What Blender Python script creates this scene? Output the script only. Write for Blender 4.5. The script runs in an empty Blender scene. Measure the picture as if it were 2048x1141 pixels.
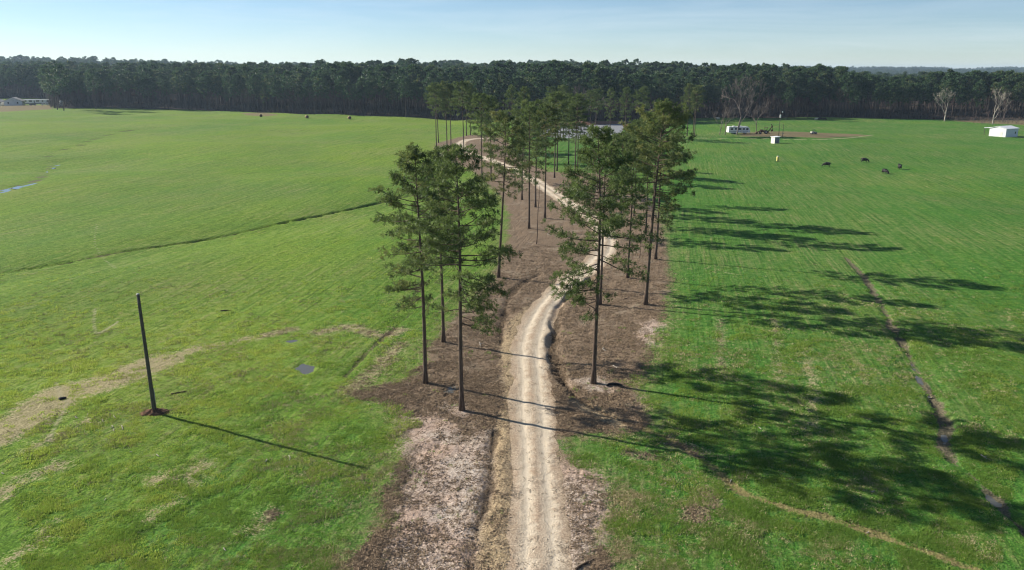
import bpy, bmesh, math, random
import numpy as np
from mathutils import Vector, Matrix
R = math.radians
scene = bpy.context.scene
COL = scene.collection

# ------------------------------------------------------------------ camera, sky, sun, exposure
FPX, PITCH, CAMH = 1593.0, R(15.1), 28.0
SUN_EL, SUN_DIR_AZ = R(26.0), math.atan2(-0.812, 0.387)      # azimuth of the sun, from +Y clockwise
cam_d = bpy.data.cameras.new('camera')
cam_d.sensor_width = 36.0
cam_d.lens = FPX / 2048.0 * 36.0
cam_d.clip_start = 0.5
cam_d.clip_end = 30000.0
cam = bpy.data.objects.new('camera', cam_d)
cam.location = (0, 0, CAMH)
cam.rotation_euler = (math.pi / 2 - PITCH, 0, 0)
COL.objects.link(cam)
scene.camera = cam

world = bpy.data.worlds.new('World')
scene.world = world
world.use_nodes = True
wn = world.node_tree
for n_ in list(wn.nodes):
    wn.nodes.remove(n_)
w_out = wn.nodes.new('ShaderNodeOutputWorld')
w_bg = wn.nodes.new('ShaderNodeBackground')
w_bg.inputs['Strength'].default_value = 0.057
w_sky = wn.nodes.new('ShaderNodeTexSky')
w_sky.sky_type = 'NISHITA'
w_sky.sun_disc = False
w_sky.sun_elevation = SUN_EL
w_sky.sun_rotation = SUN_DIR_AZ
w_sky.altitude = 50
w_sky.air_density = 0.75
w_sky.dust_density = 0.0
w_sky.ozone_density = 3.3
# thin cirrus streaks, fixed to sky directions
w_tc = wn.nodes.new('ShaderNodeTexCoord')
w_map = wn.nodes.new('ShaderNodeMapping')
w_map.inputs['Rotation'].default_value = (0, 0, R(25))
w_map.inputs['Scale'].default_value = (3.0, 3.0, 34.0)
w_nz = wn.nodes.new('ShaderNodeTexNoise')
w_nz.inputs['Scale'].default_value = 1.2
w_nz.inputs['Detail'].default_value = 6
w_nz.inputs['Roughness'].default_value = 0.62
w_nz.inputs['Distortion'].default_value = 0.6
w_mr = wn.nodes.new('ShaderNodeMapRange')
w_mr.inputs['From Min'].default_value = 0.42
w_mr.inputs['From Max'].default_value = 0.80
w_mr.inputs['To Max'].default_value = 0.24
w_mx = wn.nodes.new('ShaderNodeMix')
w_mx.data_type = 'RGBA'
w_mx.inputs[7].default_value = (8.5, 9.2, 9.6, 1)
wn.links.new(w_tc.outputs['Generated'], w_map.inputs['Vector'])
wn.links.new(w_map.outputs['Vector'], w_nz.inputs['Vector'])
wn.links.new(w_nz.outputs[0], w_mr.inputs['Value'])
wn.links.new(w_mr.outputs['Result'], w_mx.inputs['Factor'])
wn.links.new(w_sky.outputs['Color'], w_mx.inputs[6])
wn.links.new(w_mx.outputs[2], w_bg.inputs['Color'])
wn.links.new(w_bg.outputs[0], w_out.inputs['Surface'])

sun_d = bpy.data.lights.new('sun', 'SUN')
sun_d.energy = 5.0
sun_d.angle = R(0.53)
sun_d.color = (1.0, 0.93, 0.82)
sun = bpy.data.objects.new('sun', sun_d)
sdir = Vector((math.sin(SUN_DIR_AZ) * math.cos(SUN_EL), math.cos(SUN_DIR_AZ) * math.cos(SUN_EL), math.sin(SUN_EL)))
sun.rotation_euler = sdir.to_track_quat('Z', 'Y').to_euler()
sun.location = (-80, 40, 90)
COL.objects.link(sun)

vs = scene.view_settings
vs.view_transform = 'Standard'
vs.look = 'None'
vs.exposure = 1.0
vs.gamma = 1.0
vs.use_curve_mapping = False
scene.cycles.max_bounces = 6
scene.cycles.transparent_max_bounces = 8
scene.cycles.volume_bounces = 0
scene.cycles.pixel_filter_type = 'BLACKMAN_HARRIS'
scene.cycles.filter_width = 1.2
scene.cycles.use_denoising = True
scene.cycles.denoiser = 'OPENIMAGEDENOISE'
scene.cycles.denoising_input_passes = 'RGB_ALBEDO_NORMAL'
scene.cycles.denoising_prefilter = 'ACCURATE'
scene.cycles.sample_clamp_indirect = 3.0

# ------------------------------------------------------------------ numeric helpers
rng = np.random.default_rng(7)

def _hash(ix, iy, seed):
    h = (ix.astype(np.int64) * 374761393 + iy.astype(np.int64) * 668265263 + seed * 974634533) & 0xFFFFFFFF
    h = ((h ^ (h >> 13)) * 1274126177) & 0xFFFFFFFF
    h = (h ^ (h >> 16)) & 0xFFFFFFFF
    return h.astype(np.float64) / 0xFFFFFFFF

def vn(x, y, scale, seed=0):
    """value noise in 0..1; scale = wavelength in metres"""
    x = np.asarray(x, float) / scale
    y = np.asarray(y, float) / scale
    ix = np.floor(x); iy = np.floor(y)
    fx = x - ix; fy = y - iy
    fx = fx * fx * (3 - 2 * fx); fy = fy * fy * (3 - 2 * fy)
    a = _hash(ix, iy, seed); b = _hash(ix + 1, iy, seed)
    c = _hash(ix, iy + 1, seed); d = _hash(ix + 1, iy + 1, seed)
    return (a * (1 - fx) + b * fx) * (1 - fy) + (c * (1 - fx) + d * fx) * fy

def fbm(x, y, scale, seed=0, octv=3):
    s = 0; amp = 1; tot = 0
    for o in range(octv):
        s = s + amp * vn(x, y, scale / 2 ** o, seed + o * 17); tot += amp; amp *= 0.5
    return s / tot

def sstep(a, b, x):
    t = np.clip((np.asarray(x, float) - a) / (b - a), 0, 1)
    return t * t * (3 - 2 * t)

def h0(x, y):
    """the large shape of the land"""
    x = np.asarray(x, float); y = np.asarray(y, float)
    near = sstep(30, 120, y)
    z = (vn(x, y, 110, 3) - 0.5) * 1.6 * near + (vn(x, y, 42, 5) - 0.5) * 1.3 * sstep(36, 60, y) + (vn(x, y, 19, 6) - 0.5) * 0.40 * sstep(36, 60, y)
    z = z + (vn(x, y, 34, 8) - 0.5) * 1.3 * sstep(-8, -40, x) * sstep(45, 70, y)
    dv = ((x + 73) * 77 - (y - 110) * 52.4) / 93.1
    z = z - 0.9 * np.exp(-((dv - 2) / 9) ** 2) * sstep(-12, -30, x) * sstep(60, 90, y) * (1 - sstep(190, 230, y))
    far = sstep(560, 1000, y)
    z = z + far * (4 * sstep(330, -40, x) + (vn(x, y, 330, 9) - 0.5) * 13 + (vn(x, y, 120, 19) - 0.5) * 7)
    z = z + 21 * np.exp(-(((x + 1250) / 900) ** 2 + ((y - 1850) / 420) ** 2))
    z = z + 15 * sstep(2600, 3500, y) * (0.6 + 0.4 * vn(x, y, 1500, 4))
    z = z - 5 * sstep(40, 420, x) * sstep(650, 1100, y) * (1 - sstep(2400, 3300, y))
    return z

CAMZ = CAMH + float(h0(0, 0))
cam.location.z = CAMZ

def gp(u, v):
    """the point of the land that the survey photo shows at pixel (u, v)"""
    x = (u - 1024) / FPX; y = -(v - 570.5) / FPX
    f = math.cos(PITCH) + math.sin(PITCH) * y
    dz = -math.sin(PITCH) + math.cos(PITCH) * y
    t = CAMZ / -dz
    for _ in range(30):
        z = float(h0(x * t, f * t))
        t = 0.5 * t + 0.5 * (CAMZ - z) / -dz
    return (x * t, f * t)

def gpl(pts):
    return np.array([gp(*p) for p in pts])

def catmull(P, n=8):
    P = np.asarray(P, float)
    Q = np.vstack([2 * P[0] - P[1], P, 2 * P[-1] - P[-2]])
    out = []
    for i in range(1, len(Q) - 2):
        for k in range(n):
            t = k / n
            a, b, c, d = Q[i - 1], Q[i], Q[i + 1], Q[i + 2]
            out.append(0.5 * (2 * b + (c - a) * t + (2 * a - 5 * b + 4 * c - d) * t * t + (3 * b - a - 3 * c + d) * t ** 3))
    out.append(P[-1])
    return np.array(out)

def dist_line(x, y, L):
    d = np.full(np.shape(x), 1e9)
    pad = 40
    m = (x > L[:, 0].min() - pad) & (x < L[:, 0].max() + pad) & (y > L[:, 1].min() - pad) & (y < L[:, 1].max() + pad)
    xs, ys = x[m], y[m]
    dm = np.full(xs.shape, 1e9)
    for (ax, ay), (bx, by) in zip(L[:-1], L[1:]):
        vx, vy = bx - ax, by - ay
        t = np.clip(((xs - ax) * vx + (ys - ay) * vy) / (vx * vx + vy * vy + 1e-12), 0, 1)
        dm = np.minimum(dm, np.hypot(xs - ax - t * vx, ys - ay - t * vy))
    d[m] = dm
    return d

def sd_poly(x, y, Pg):
    """signed distance, positive inside"""
    L = np.vstack([Pg, Pg[:1]])
    d = dist_line(x, y, L)
    ins = np.zeros(np.shape(x), bool)
    for (ax, ay), (bx, by) in zip(L[:-1], L[1:]):
        if ay == by:
            continue
        c = (ay > y) != (by > y)
        ins ^= c & (x < (bx - ax) * (y - ay) / (by - ay) + ax)
    return np.where(ins, d, -d)

# ------------------------------------------------------------------ survey of the land (ground points)
ROAD = catmull(gpl([(1088, 1240), (1080, 1141), (1078, 1040), (1072, 940), (1067, 850), (1062, 760), (1060, 700), (1076, 640), (1102, 600),
                    (1143, 560), (1186, 530), (1209, 500), (1211, 470), (1190, 440), (1142, 410), (1097, 380), (1052, 352), (1008, 331),
                    (958, 313), (927, 298), (921, 287), (935, 280), (965, 277), (1005, 277)]), 8)
BANK = gpl([(872, 287), (940, 270), (1000, 272), (1030, 300), (1062, 330), (1095, 344), (1190, 347), (1240, 365), (1292, 390), (1322, 440),
            (1334, 490), (1337, 540), (1334, 590), (1322, 650), (1300, 690), (1290, 740), (1268, 778), (1292, 820), (1300, 850), (1190, 862),
            (1118, 878), (1150, 930), (1200, 955), (1222, 1000), (1206, 1060), (1185, 1141), (1175, 1240), (690, 1240), (740, 1130),
            (768, 1050), (788, 990), (798, 935), (812, 895), (795, 835), (745, 800), (705, 790), (770, 770), (826, 760), (848, 720), (858, 690),
            (890, 655), (930, 615), (960, 585), (990, 550), (1000, 520), (1014, 480), (1018, 430), (1003, 393), (971, 366), (940, 338), (885, 318), (868, 302)])
SANDS = [gpl([(800, 840), (870, 835), (905, 850), (925, 880), (985, 860), (985, 960), (970, 1040), (940, 1141), (930, 1240), (770, 1240), (765, 1120), (805, 1000), (825, 920)]),
         gpl([(1150, 760), (1190, 752), (1215, 765), (1225, 785), (1180, 785)]),
         gpl([(1280, 660), (1305, 640), (1325, 650), (1300, 690), (1285, 680)]),
         gpl([(1120, 930), (1170, 945), (1215, 990), (1200, 1060), (1170, 1141), (1130, 1141)]),
         gpl([(880, 815), (925, 810), (945, 825), (930, 835)])]
OCHRE = [gpl([(1000, 690), (1020, 640), (1060, 610), (1040, 700), (1030, 780), (1020, 860), (1030, 1000), (1030, 1240), (950, 1240), (960, 1060), (990, 960), (985, 870), (1010, 800)]),
         gpl([(1140, 800), (1180, 805), (1230, 830), (1260, 850), (1240, 860), (1180, 835)])]
DIRT = [gpl([(1480, 266), (1560, 263), (1720, 269), (1740, 272), (1650, 277), (1560, 274), (1480, 273)]),
        gpl([(480, 227), (520, 226), (560, 230), (540, 233), (490, 231)]),
        gpl([(-200, 213), (0, 212), (70, 211), (108, 211), (105, 219), (60, 221), (0, 224), (-200, 230)]),
        gpl([(1900, 241), (1960, 238), (2048, 238), (2300, 240), (2300, 250), (2048, 250), (1950, 246)])]
# (pixels, half width m, depth m, kind)
DITCH = [([(1182, 556), (1143, 585), (1116, 620), (1109, 660), (1105, 700), (1117, 735), (1127, 762), (1148, 790)], 0.55, 0.50, 'dark'),
         ([(1148, 790), (1190, 818), (1262, 848), (1330, 872), (1420, 925), (1478, 980), (1560, 1010), (1660, 1037), (1770, 1072), (1900, 1120), (2010, 1160)], 0.34, 0.14, 'ochre'),
         ([(1108, 540), (1058, 558), (1020, 592), (1006, 640), (1000, 690)], 0.40, 0.22, 'dark'),
         ([(990, 862), (984, 890), (981, 940), (976, 1000), (956, 1050), (944, 1110), (934, 1200)], 0.35, 0.24, 'dark'),
         ([(1690, 515), (1722, 545), (1757, 600), (1790, 660), (1828, 725), (1850, 770), (1879, 815), (1895, 850), (1884, 882), (1906, 920), (1950, 955), (1988, 992), (2012, 1022), (2052, 1062), (2120, 1120)], 0.45, 0.26, 'mud'),
         ([(-90, 562), (0, 547), (60, 538), (120, 528), (190, 514), (250, 503), (330, 492), (400, 482), (480, 466), (560, 447), (640, 432), (720, 415), (790, 398), (850, 386)], 0.42, 0.45, 'dark'),
         ([(-60, 400), (0, 380), (30, 373), (80, 358), (94, 342), (112, 328)], 1.1, 0.5, 'mud'),
         ([(92, 316), (106, 305), (130, 298), (160, 292), (172, 283), (240, 264), (300, 252)], 0.9, 0.45, 'dark'),
         ([(690, 752), (740, 700), (790, 655), (828, 622)], 0.22, 0.15, 'dark')]
DITCH = [(catmull(gpl(p), 5), w, d, k) for p, w, d, k in DITCH]
DRY = [([(-30, 880), (60, 835), (130, 785), (190, 772), (262, 745), (320, 722)], 2.6), ([(330, 722), (380, 702), (470, 684), (580, 660)], 1.1),
       ([(640, 665), (700, 655), (760, 672), (800, 660)], 1.2), ([(700, 780), (745, 745), (800, 690)], 1.0),
       ([(0, 990), (60, 955), (120, 930)], 0.7), ([(1260, 905), (1300, 915)], 0.6), ([(1390, 1040), (1420, 990)], 0.8),
       ([(320, 960), (370, 950), (400, 930)], 0.9), ([(60, 900), (140, 860), (180, 838)], 0.5), ([(300, 1040), (340, 1012), (390, 960)], 0.5), ([(500, 1060), (540, 1030)], 0.6), ([(1610, 690), (1622, 760), (1630, 850)], 0.35), ([(1440, 640), (1446, 760)], 0.3),
       ([(1548, 640), (1562, 760)], 0.3), ([(20, 1120), (80, 1080), (100, 1050)], 0.5),
       ([(930, 620), (1000, 600), (960, 650)], 1.0), ([(1330, 880), (1360, 890), (1400, 905)], 0.6)]
DRY = [(catmull(gpl(p), 4), w) for p, w in DRY]
TRAIL = [[(190, 618), (188, 645), (194, 667), (214, 658), (236, 644)], [(193, 450), (190, 488), (210, 520), (232, 537)],
         [(330, 296), (320, 308)], [(136, 800), (118, 840), (95, 882)], [(112, 765), (124, 798)], [(1450, 545), (1475, 550)]]
TRAIL = [catmull(gpl(p), 4) for p in TRAIL]
TRACK = catmull(gpl([(1340, 276), (1420, 277), (1520, 278), (1620, 280), (1700, 276), (1745, 270)]), 4)
POND = gpl([(1066, 264), (1092, 257), (1140, 250), (1190, 247), (1234, 247), (1242, 256), (1222, 270), (1150, 275), (1090, 272)])
PUDDLES = [([(884, 782), (900, 771), (918, 771), (915, 782), (896, 786)], 'small dark puddle in pine straw between two trunks'),
           ([(590, 737), (606, 727), (626, 732), (632, 740), (612, 746)], 'shallow puddle lying in the yellow-green grass'),
           ([(565, 682), (590, 676), (600, 680), (580, 686)], 'tiny puddle beside the band of dead stalks'),
           ([(-6, 384), (14, 374), (34, 372), (20, 381), (4, 388)], 'bright creek pool at a bend in the pasture'),
           ([(34, 373), (62, 364), (80, 360), (70, 367), (45, 374)], 'long bright creek reach in the pasture'),
           ([(86, 354), (90, 349), (94, 347), (93, 351), (89, 355)], 'bright creek pool below a narrow grassy neck'),
           ([(106, 332), (118, 325), (126, 321), (120, 329), (110, 335)], 'small bright creek pool at the head of the wet reach'),
           ([(1826, 722), (1832, 735), (1848, 765), (1856, 778), (1846, 775), (1832, 748)], 'wet reach in the muddy creek bed'),
           ([(1884, 862), (1896, 868), (1892, 890), (1880, 888)], 'pool in the muddy creek bed under tree shadow'),
           ([(1960, 968), (1985, 985), (2004, 1010), (1990, 1008), (1965, 985)], 'long pool in the widest muddy creek reach')]
PUDDLES = [(gpl(p), l) for p, l in PUDDLES]
LEVELS = [float(h0(*p.mean(0))) - (0.0 if i < 3 else 0.16) for i, (p, _) in enumerate(PUDDLES)]
POND_C = POND.mean(0)
POND_Z = float(h0(*POND_C)) - 0.75

def edge_of_wood():
    pts = [(-500, 196), (0, 197), (96, 198), (102, 217), (250, 217), (350, 219), (480, 224), (600, 229), (720, 232), (850, 237), (1000, 240),
           (1100, 243), (1250, 243), (1360, 239), (1450, 236), (1600, 235), (1700, 236), (1850, 239), (1920, 240), (2048, 238), (2500, 237)]
    P = gpl(pts)
    return P, P[:, 0] / P[:, 1]
EDGE, EDGE_T = edge_of_wood()

def edge_y(x, y):
    t = np.asarray(x) / np.maximum(np.asarray(y, float), 1)
    return np.interp(t, EDGE_T, EDGE[:, 1])

def features(x, y):
    """distance fields of the ground cover, metres"""
    f = {}
    f['straw'] = sd_poly(x, y, BANK)
    f['sand'] = np.max([sd_poly(x, y, p) for p in SANDS], axis=0)
    f['ochre'] = np.max([sd_poly(x, y, p) for p in OCHRE], axis=0)
    f['dirt'] = np.max([sd_poly(x, y, p) for p in DIRT], axis=0)
    f['wood'] = np.clip(y - edge_y(x, y), -60, 60)
    dk = np.zeros(np.shape(x)); oc = np.zeros(np.shape(x)); mu = np.zeros(np.shape(x)); carve = np.zeros(np.shape(x))
    wob = (fbm(x, y, 2.2, 21, 3) - 0.5) * 1.3
    vary = 0.35 + 1.1 * vn(x, y, 5.0, 33)
    for L, w, d, k in DITCH:
        dd = dist_line(x, y, L) + wob * (w + 0.35)
        wl = w * (0.6 + 0.8 * vn(x, y, 7, 31))
        m = (1 - sstep(0.25 * wl, 1.5 * wl, dd)) * (0.74 + 0.26 * sstep(0.22, 0.45, vn(x, y, 6.5, 37)))
        carve = np.maximum(carve, m * d * np.clip(vary, 0.3, 1.2))
        if k == 'dark':
            dk = np.maximum(dk, m)
        elif k == 'ochre':
            oc = np.maximum(oc, m)
        else:
            mu = np.maximum(mu, m)
    f['dark'], f['och2'], f['mud'], f['carve'] = dk, oc, mu, carve
    dry = np.full(np.shape(x), -5.0)
    for L, w in DRY:
        dry = np.maximum(dry, w - dist_line(x, y, L))
    f['dry'] = np.maximum(dry, -5)
    tr = np.full(np.shape(x), -5.0)
    for L in TRAIL:
        tr = np.maximum(tr, 0.16 - dist_line(x, y, L))
    tr = np.maximum(tr, 0.9 - dist_line(x, y, TRACK))
    f['trail'] = np.maximum(tr, -5)
    f['road'] = dist_line(x, y, ROAD)
    f['pond'] = sd_poly(x, y, POND)
    f['pool'] = np.full(np.shape(x), -99.0); f['level'] = np.zeros(np.shape(x))
    for (p, _), lv in zip(PUDDLES, LEVELS):
        sd = sd_poly(x, y, p); m = sd > f['pool']
        f['level'][m] = lv; f['pool'] = np.maximum(f['pool'], sd)
    # yellower on the sunward side: backlight painted into grass colour, plus random mottle
    f['tone'] = np.clip(sstep(25, -45, x - 0.02 * y) * 0.75 + (fbm(x, y, 38, 41, 3) - 0.5) * 0.9, 0, 1)
    return f

def height(x, y, f=None):
    x = np.asarray(x, float); y = np.asarray(y, float)
    sc = x.ndim == 0
    if sc:
        x = x[None]; y = y[None]
    if f is None:
        f = features(x, y)
    z = h0(x, y)
    nearw = 1 - sstep(140, 260, y)
    z = z - f['carve']
    offr = (0.12 + 0.88 * sstep(1.8, 3.2, f['road'])) * (1 - 0.8 * sstep(-1.2, -0.2, f['pool']))
    z = z + offr * nearw * (fbm(x, y, 1.6, 51, 3) - 0.5) * 0.16
    z = z + offr * nearw * sstep(-0.5, 0.8, np.maximum(f['straw'], f['sand'])) * (fbm(x, y, 0.9, 61, 3) - 0.5) * 0.20
    z = z - 0.10 * (1 - sstep(1.3, 2.3, f['road']))
    fl = sstep(-2.2, -0.7, f['pool'])
    z = z * (1 - fl) + f['level'] * fl
    z = z - 0.14 * sstep(-0.35, 0.30, f['pool'] + (fbm(x, y, 1.1, 57, 2) - 0.5) * 0.9)
    bk = f['pond']
    z = z - 2.2 * sstep(-7, 5, bk)
    z = z + 0.7 * sstep(-20, -9, bk) * (1 - sstep(-8, -1, bk)) * sstep(POND_C[1] - 2, POND_C[1] + 20, y)
    return z[0] if sc else z

def hz(x, y):
    return float(height(np.float64(x), np.float64(y)))

# ------------------------------------------------------------------ mesh helpers
def mesh_np(name, V, faces, smooth=False, attrs=None):
    """faces: list of int arrays (M,3) or (M,4)"""
    me = bpy.data.meshes.new(name)
    V = np.asarray(V, np.float32)
    faces = [np.asarray(f, np.int32) for f in faces if len(f)]
    loops = np.concatenate([f.ravel() for f in faces])
    tot = np.concatenate([np.full(len(f), f.shape[1], np.int32) for f in faces])
    st = np.concatenate([[0], np.cumsum(tot)[:-1]]).astype(np.int32)
    me.vertices.add(len(V)); me.vertices.foreach_set('co', V.ravel())
    me.loops.add(len(loops)); me.loops.foreach_set('vertex_index', loops)
    me.polygons.add(len(tot)); me.polygons.foreach_set('loop_start', st)
    me.update(calc_edges=True)
    me.polygons.foreach_set('use_smooth', np.full(len(tot), bool(smooth)))
    for k, a in (attrs or {}).items():
        at = me.attributes.new(k, 'FLOAT', 'POINT'); at.data.foreach_set('value', np.asarray(a, np.float32))
    me.validate()
    return me

class MB:
    def __init__(s):
        s.v = []; s.q = []; s.t = []; s.n = 0
    def add(s, V, quads=(), tris=()):
        V = np.asarray(V, float)
        if len(quads): s.q.append(np.asarray(quads, int) + s.n)
        if len(tris): s.t.append(np.asarray(tris, int) + s.n)
        s.v.append(V); s.n += len(V)
    def box(s, c, d, rz=0.0, top=1.0):
        sx, sy, sz = d[0] / 2, d[1] / 2, d[2] / 2
        V = np.array([(-sx, -sy, -sz), (sx, -sy, -sz), (sx, sy, -sz), (-sx, sy, -sz), (-sx * top, -sy * top, sz), (sx * top, -sy * top, sz), (sx * top, sy * top, sz), (-sx * top, sy * top, sz)])
        if rz:
            c_, s_ = math.cos(rz), math.sin(rz)
            V = V @ np.array([[c_, s_, 0], [-s_, c_, 0], [0, 0, 1]])
        s.add(V + np.array(c), [(0, 3, 2, 1), (4, 5, 6, 7), (0, 1, 5, 4), (1, 2, 6, 5), (2, 3, 7, 6), (3, 0, 4, 7)])
        return s
    def tube(s, pts, rad, n=6, caps=True):
        pts = np.asarray(pts, float); m = len(pts)
        rad = np.broadcast_to(np.asarray(rad, float), (m,))
        T = np.gradient(pts, axis=0)
        T /= np.linalg.norm(T, axis=1)[:, None] + 1e-9
        ref = np.array([0, 0, 1.0]) if abs(T[0][2]) < 0.9 else np.array([1.0, 0, 0])
        A = np.cross(T, ref); A /= np.linalg.norm(A, axis=1)[:, None] + 1e-9
        B = np.cross(T, A)
        th = np.arange(n) * 2 * math.pi / n
        V = pts[:, None, :] + rad[:, None, None] * (np.cos(th)[None, :, None] * A[:, None, :] + np.sin(th)[None, :, None] * B[:, None, :])
        i = np.arange(m - 1)[:, None] * n; j = np.arange(n)[None, :]; k = (j + 1) % n
        Q = np.stack([i + j, i + k, i + n + k, i + n + j], -1).reshape(-1, 4)
        V = V.reshape(-1, 3); tr = []
        if caps:
            V = np.vstack([V, pts[0], pts[-1]])
            a, b = m * n, m * n + 1
            tr = [(a, (q + 1) % n, q) for q in range(n)] + [(b, (m - 1) * n + q, (m - 1) * n + (q + 1) % n) for q in range(n)]
        s.add(V, Q, tr)
        return s
    def prism(s, prof, y0, y1):
        """profile in x,z extruded along y"""
        n = len(prof); p = np.array(prof, float)
        V = np.vstack([np.c_[p[:, 0], np.full(n, y0), p[:, 1]], np.c_[p[:, 0], np.full(n, y1), p[:, 1]], [[p[:, 0].mean(), y0, p[:, 1].mean()], [p[:, 0].mean(), y1, p[:, 1].mean()]]])
        Q = [(i, (i + 1) % n, n + (i + 1) % n, n + i) for i in range(n)]
        T = [(2 * n, (i + 1) % n, i) for i in range(n)] + [(2 * n + 1, n + i, n + (i + 1) % n) for i in range(n)]
        s.add(V, Q, T)
        return s
    def mesh(s, name, mat=None, smooth=False, attrs=None):
        fs = []
        if s.q: fs.append(np.concatenate(s.q))
        if s.t: fs.append(np.concatenate(s.t))
        me = mesh_np(name, np.concatenate(s.v), fs, smooth, attrs)
        if mat: me.materials.append(mat)
        return me
    def build(s, name, mat, parent=None, smooth=False):
        return link(name, s.mesh(name, mat, smooth), parent)

def link(name, data, parent=None):
    o = bpy.data.objects.new(name, data)
    COL.objects.link(o)
    if parent is not None:
        o.parent = parent
    return o

def tag(o, label, cat=None, group=None, kind=None):
    o['label'] = label
    if cat: o['category'] = cat
    if group: o['group'] = group
    if kind: o['kind'] = kind
    return o

def thing(name, label, cat, loc, rz=0.0, group=None):
    o = link(name, None)
    o.location = loc; o.rotation_euler = (0, 0, rz)
    o.empty_display_size = 0.2
    return tag(o, label, cat, group)

# ------------------------------------------------------------------ materials
class NT:
    def __init__(s, name):
        s.m = bpy.data.materials.new(name); s.m.use_nodes = True
        s.t = s.m.node_tree
        for n in list(s.t.nodes): s.t.nodes.remove(n)
        s.out = s.t.nodes.new('ShaderNodeOutputMaterial')
        s._pos = None
    def new(s, k): return s.t.nodes.new(k)
    def ln(s, a, b): s.t.links.new(a, b)
    def put(s, sock, v):
        if hasattr(v, 'is_linked') or isinstance(v, bpy.types.NodeSocket): s.ln(v, sock)
        else: sock.default_value = v
    def pos(s):
        if s._pos is None: s._pos = s.new('ShaderNodeNewGeometry').outputs['Position']
        return s._pos
    def objpos(s): return s.new('ShaderNodeTexCoord').outputs['Object']
    def mapping(s, vec, scale=(1, 1, 1), rz=0.0):
        n = s.new('ShaderNodeMapping'); n.inputs['Scale'].default_value = scale; n.inputs['Rotation'].default_value = (0, 0, rz)
        s.ln(vec, n.inputs['Vector']); return n.outputs[0]
    def noise(s, scale, detail=3, rough=0.55, vec=None, dist=0.0):
        n = s.new('ShaderNodeTexNoise'); n.inputs['Scale'].default_value = scale; n.inputs['Detail'].default_value = detail
        n.inputs['Roughness'].default_value = rough; n.inputs['Distortion'].default_value = dist
        s.ln(vec if vec is not None else s.pos(), n.inputs['Vector']); return n.outputs[0]
    def attr(s, name):
        n = s.new('ShaderNodeAttribute'); n.attribute_name = name; return n.outputs['Fac']
    def math(s, op, a, b=0.0, clamp=False):
        n = s.new('ShaderNodeMath'); n.operation = op; n.use_clamp = clamp
        s.put(n.inputs[0], a); s.put(n.inputs[1], b); return n.outputs[0]
    def rng(s, v, a, b, c=0.0, d=1.0, smooth=False):
        n = s.new('ShaderNodeMapRange'); n.inputs['From Min'].default_value = a; n.inputs['From Max'].default_value = b
        n.inputs['To Min'].default_value = c; n.inputs['To Max'].default_value = d
        if smooth: n.interpolation_type = 'SMOOTHSTEP'
        s.put(n.inputs['Value'], v); return n.outputs['Result']
    def mix(s, f, a, b, mode='MIX'):
        n = s.new('ShaderNodeMix'); n.data_type = 'RGBA'; n.blend_type = mode
        s.put(n.inputs[0], f)
        for i, c in ((6, a), (7, b)):
            s.put(n.inputs[i], (*c, 1) if isinstance(c, tuple) and len(c) == 3 else c)
        return n.outputs[2]
    def gray(s, v):
        n = s.new('ShaderNodeCombineColor')
        for i in range(3): s.ln(v, n.inputs[i])
        return n.outputs[0]
    def bump(s, h, dist=0.1, strength=1.0):
        n = s.new('ShaderNodeBump'); n.inputs['Distance'].default_value = dist; n.inputs['Strength'].default_value = strength
        s.ln(h, n.inputs['Height']); return n.outputs[0]
    def bsdf(s, col, rough=0.8, spec=0.3, normal=None, metal=0.0):
        n = s.new('ShaderNodeBsdfPrincipled')
        s.put(n.inputs['Base Color'], (*col, 1) if isinstance(col, tuple) and len(col) == 3 else col)
        s.put(n.inputs['Roughness'], rough); n.inputs['Specular IOR Level'].default_value = spec; n.inputs['Metallic'].default_value = metal
        if normal is not None: s.ln(normal, n.inputs['Normal'])
        return n
    def done(s, sh):
        s.ln(sh if isinstance(sh, bpy.types.NodeSocket) else sh.outputs[0], s.out.inputs['Surface']); return s.m

def simple(name, c0, c1=None, scale=3.0, rough=0.7, spec=0.3, metal=0.0, bump=0.0):
    n = NT(name)
    c1 = c1 or tuple(x * 0.75 for x in c0)
    nz = n.noise(scale, 5, 0.6, n.objpos())
    return n.done(n.bsdf(n.mix(n.rng(nz, 0.3, 0.7), c0, c1), rough, spec, n.bump(nz, bump) if bump else None, metal))

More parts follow.
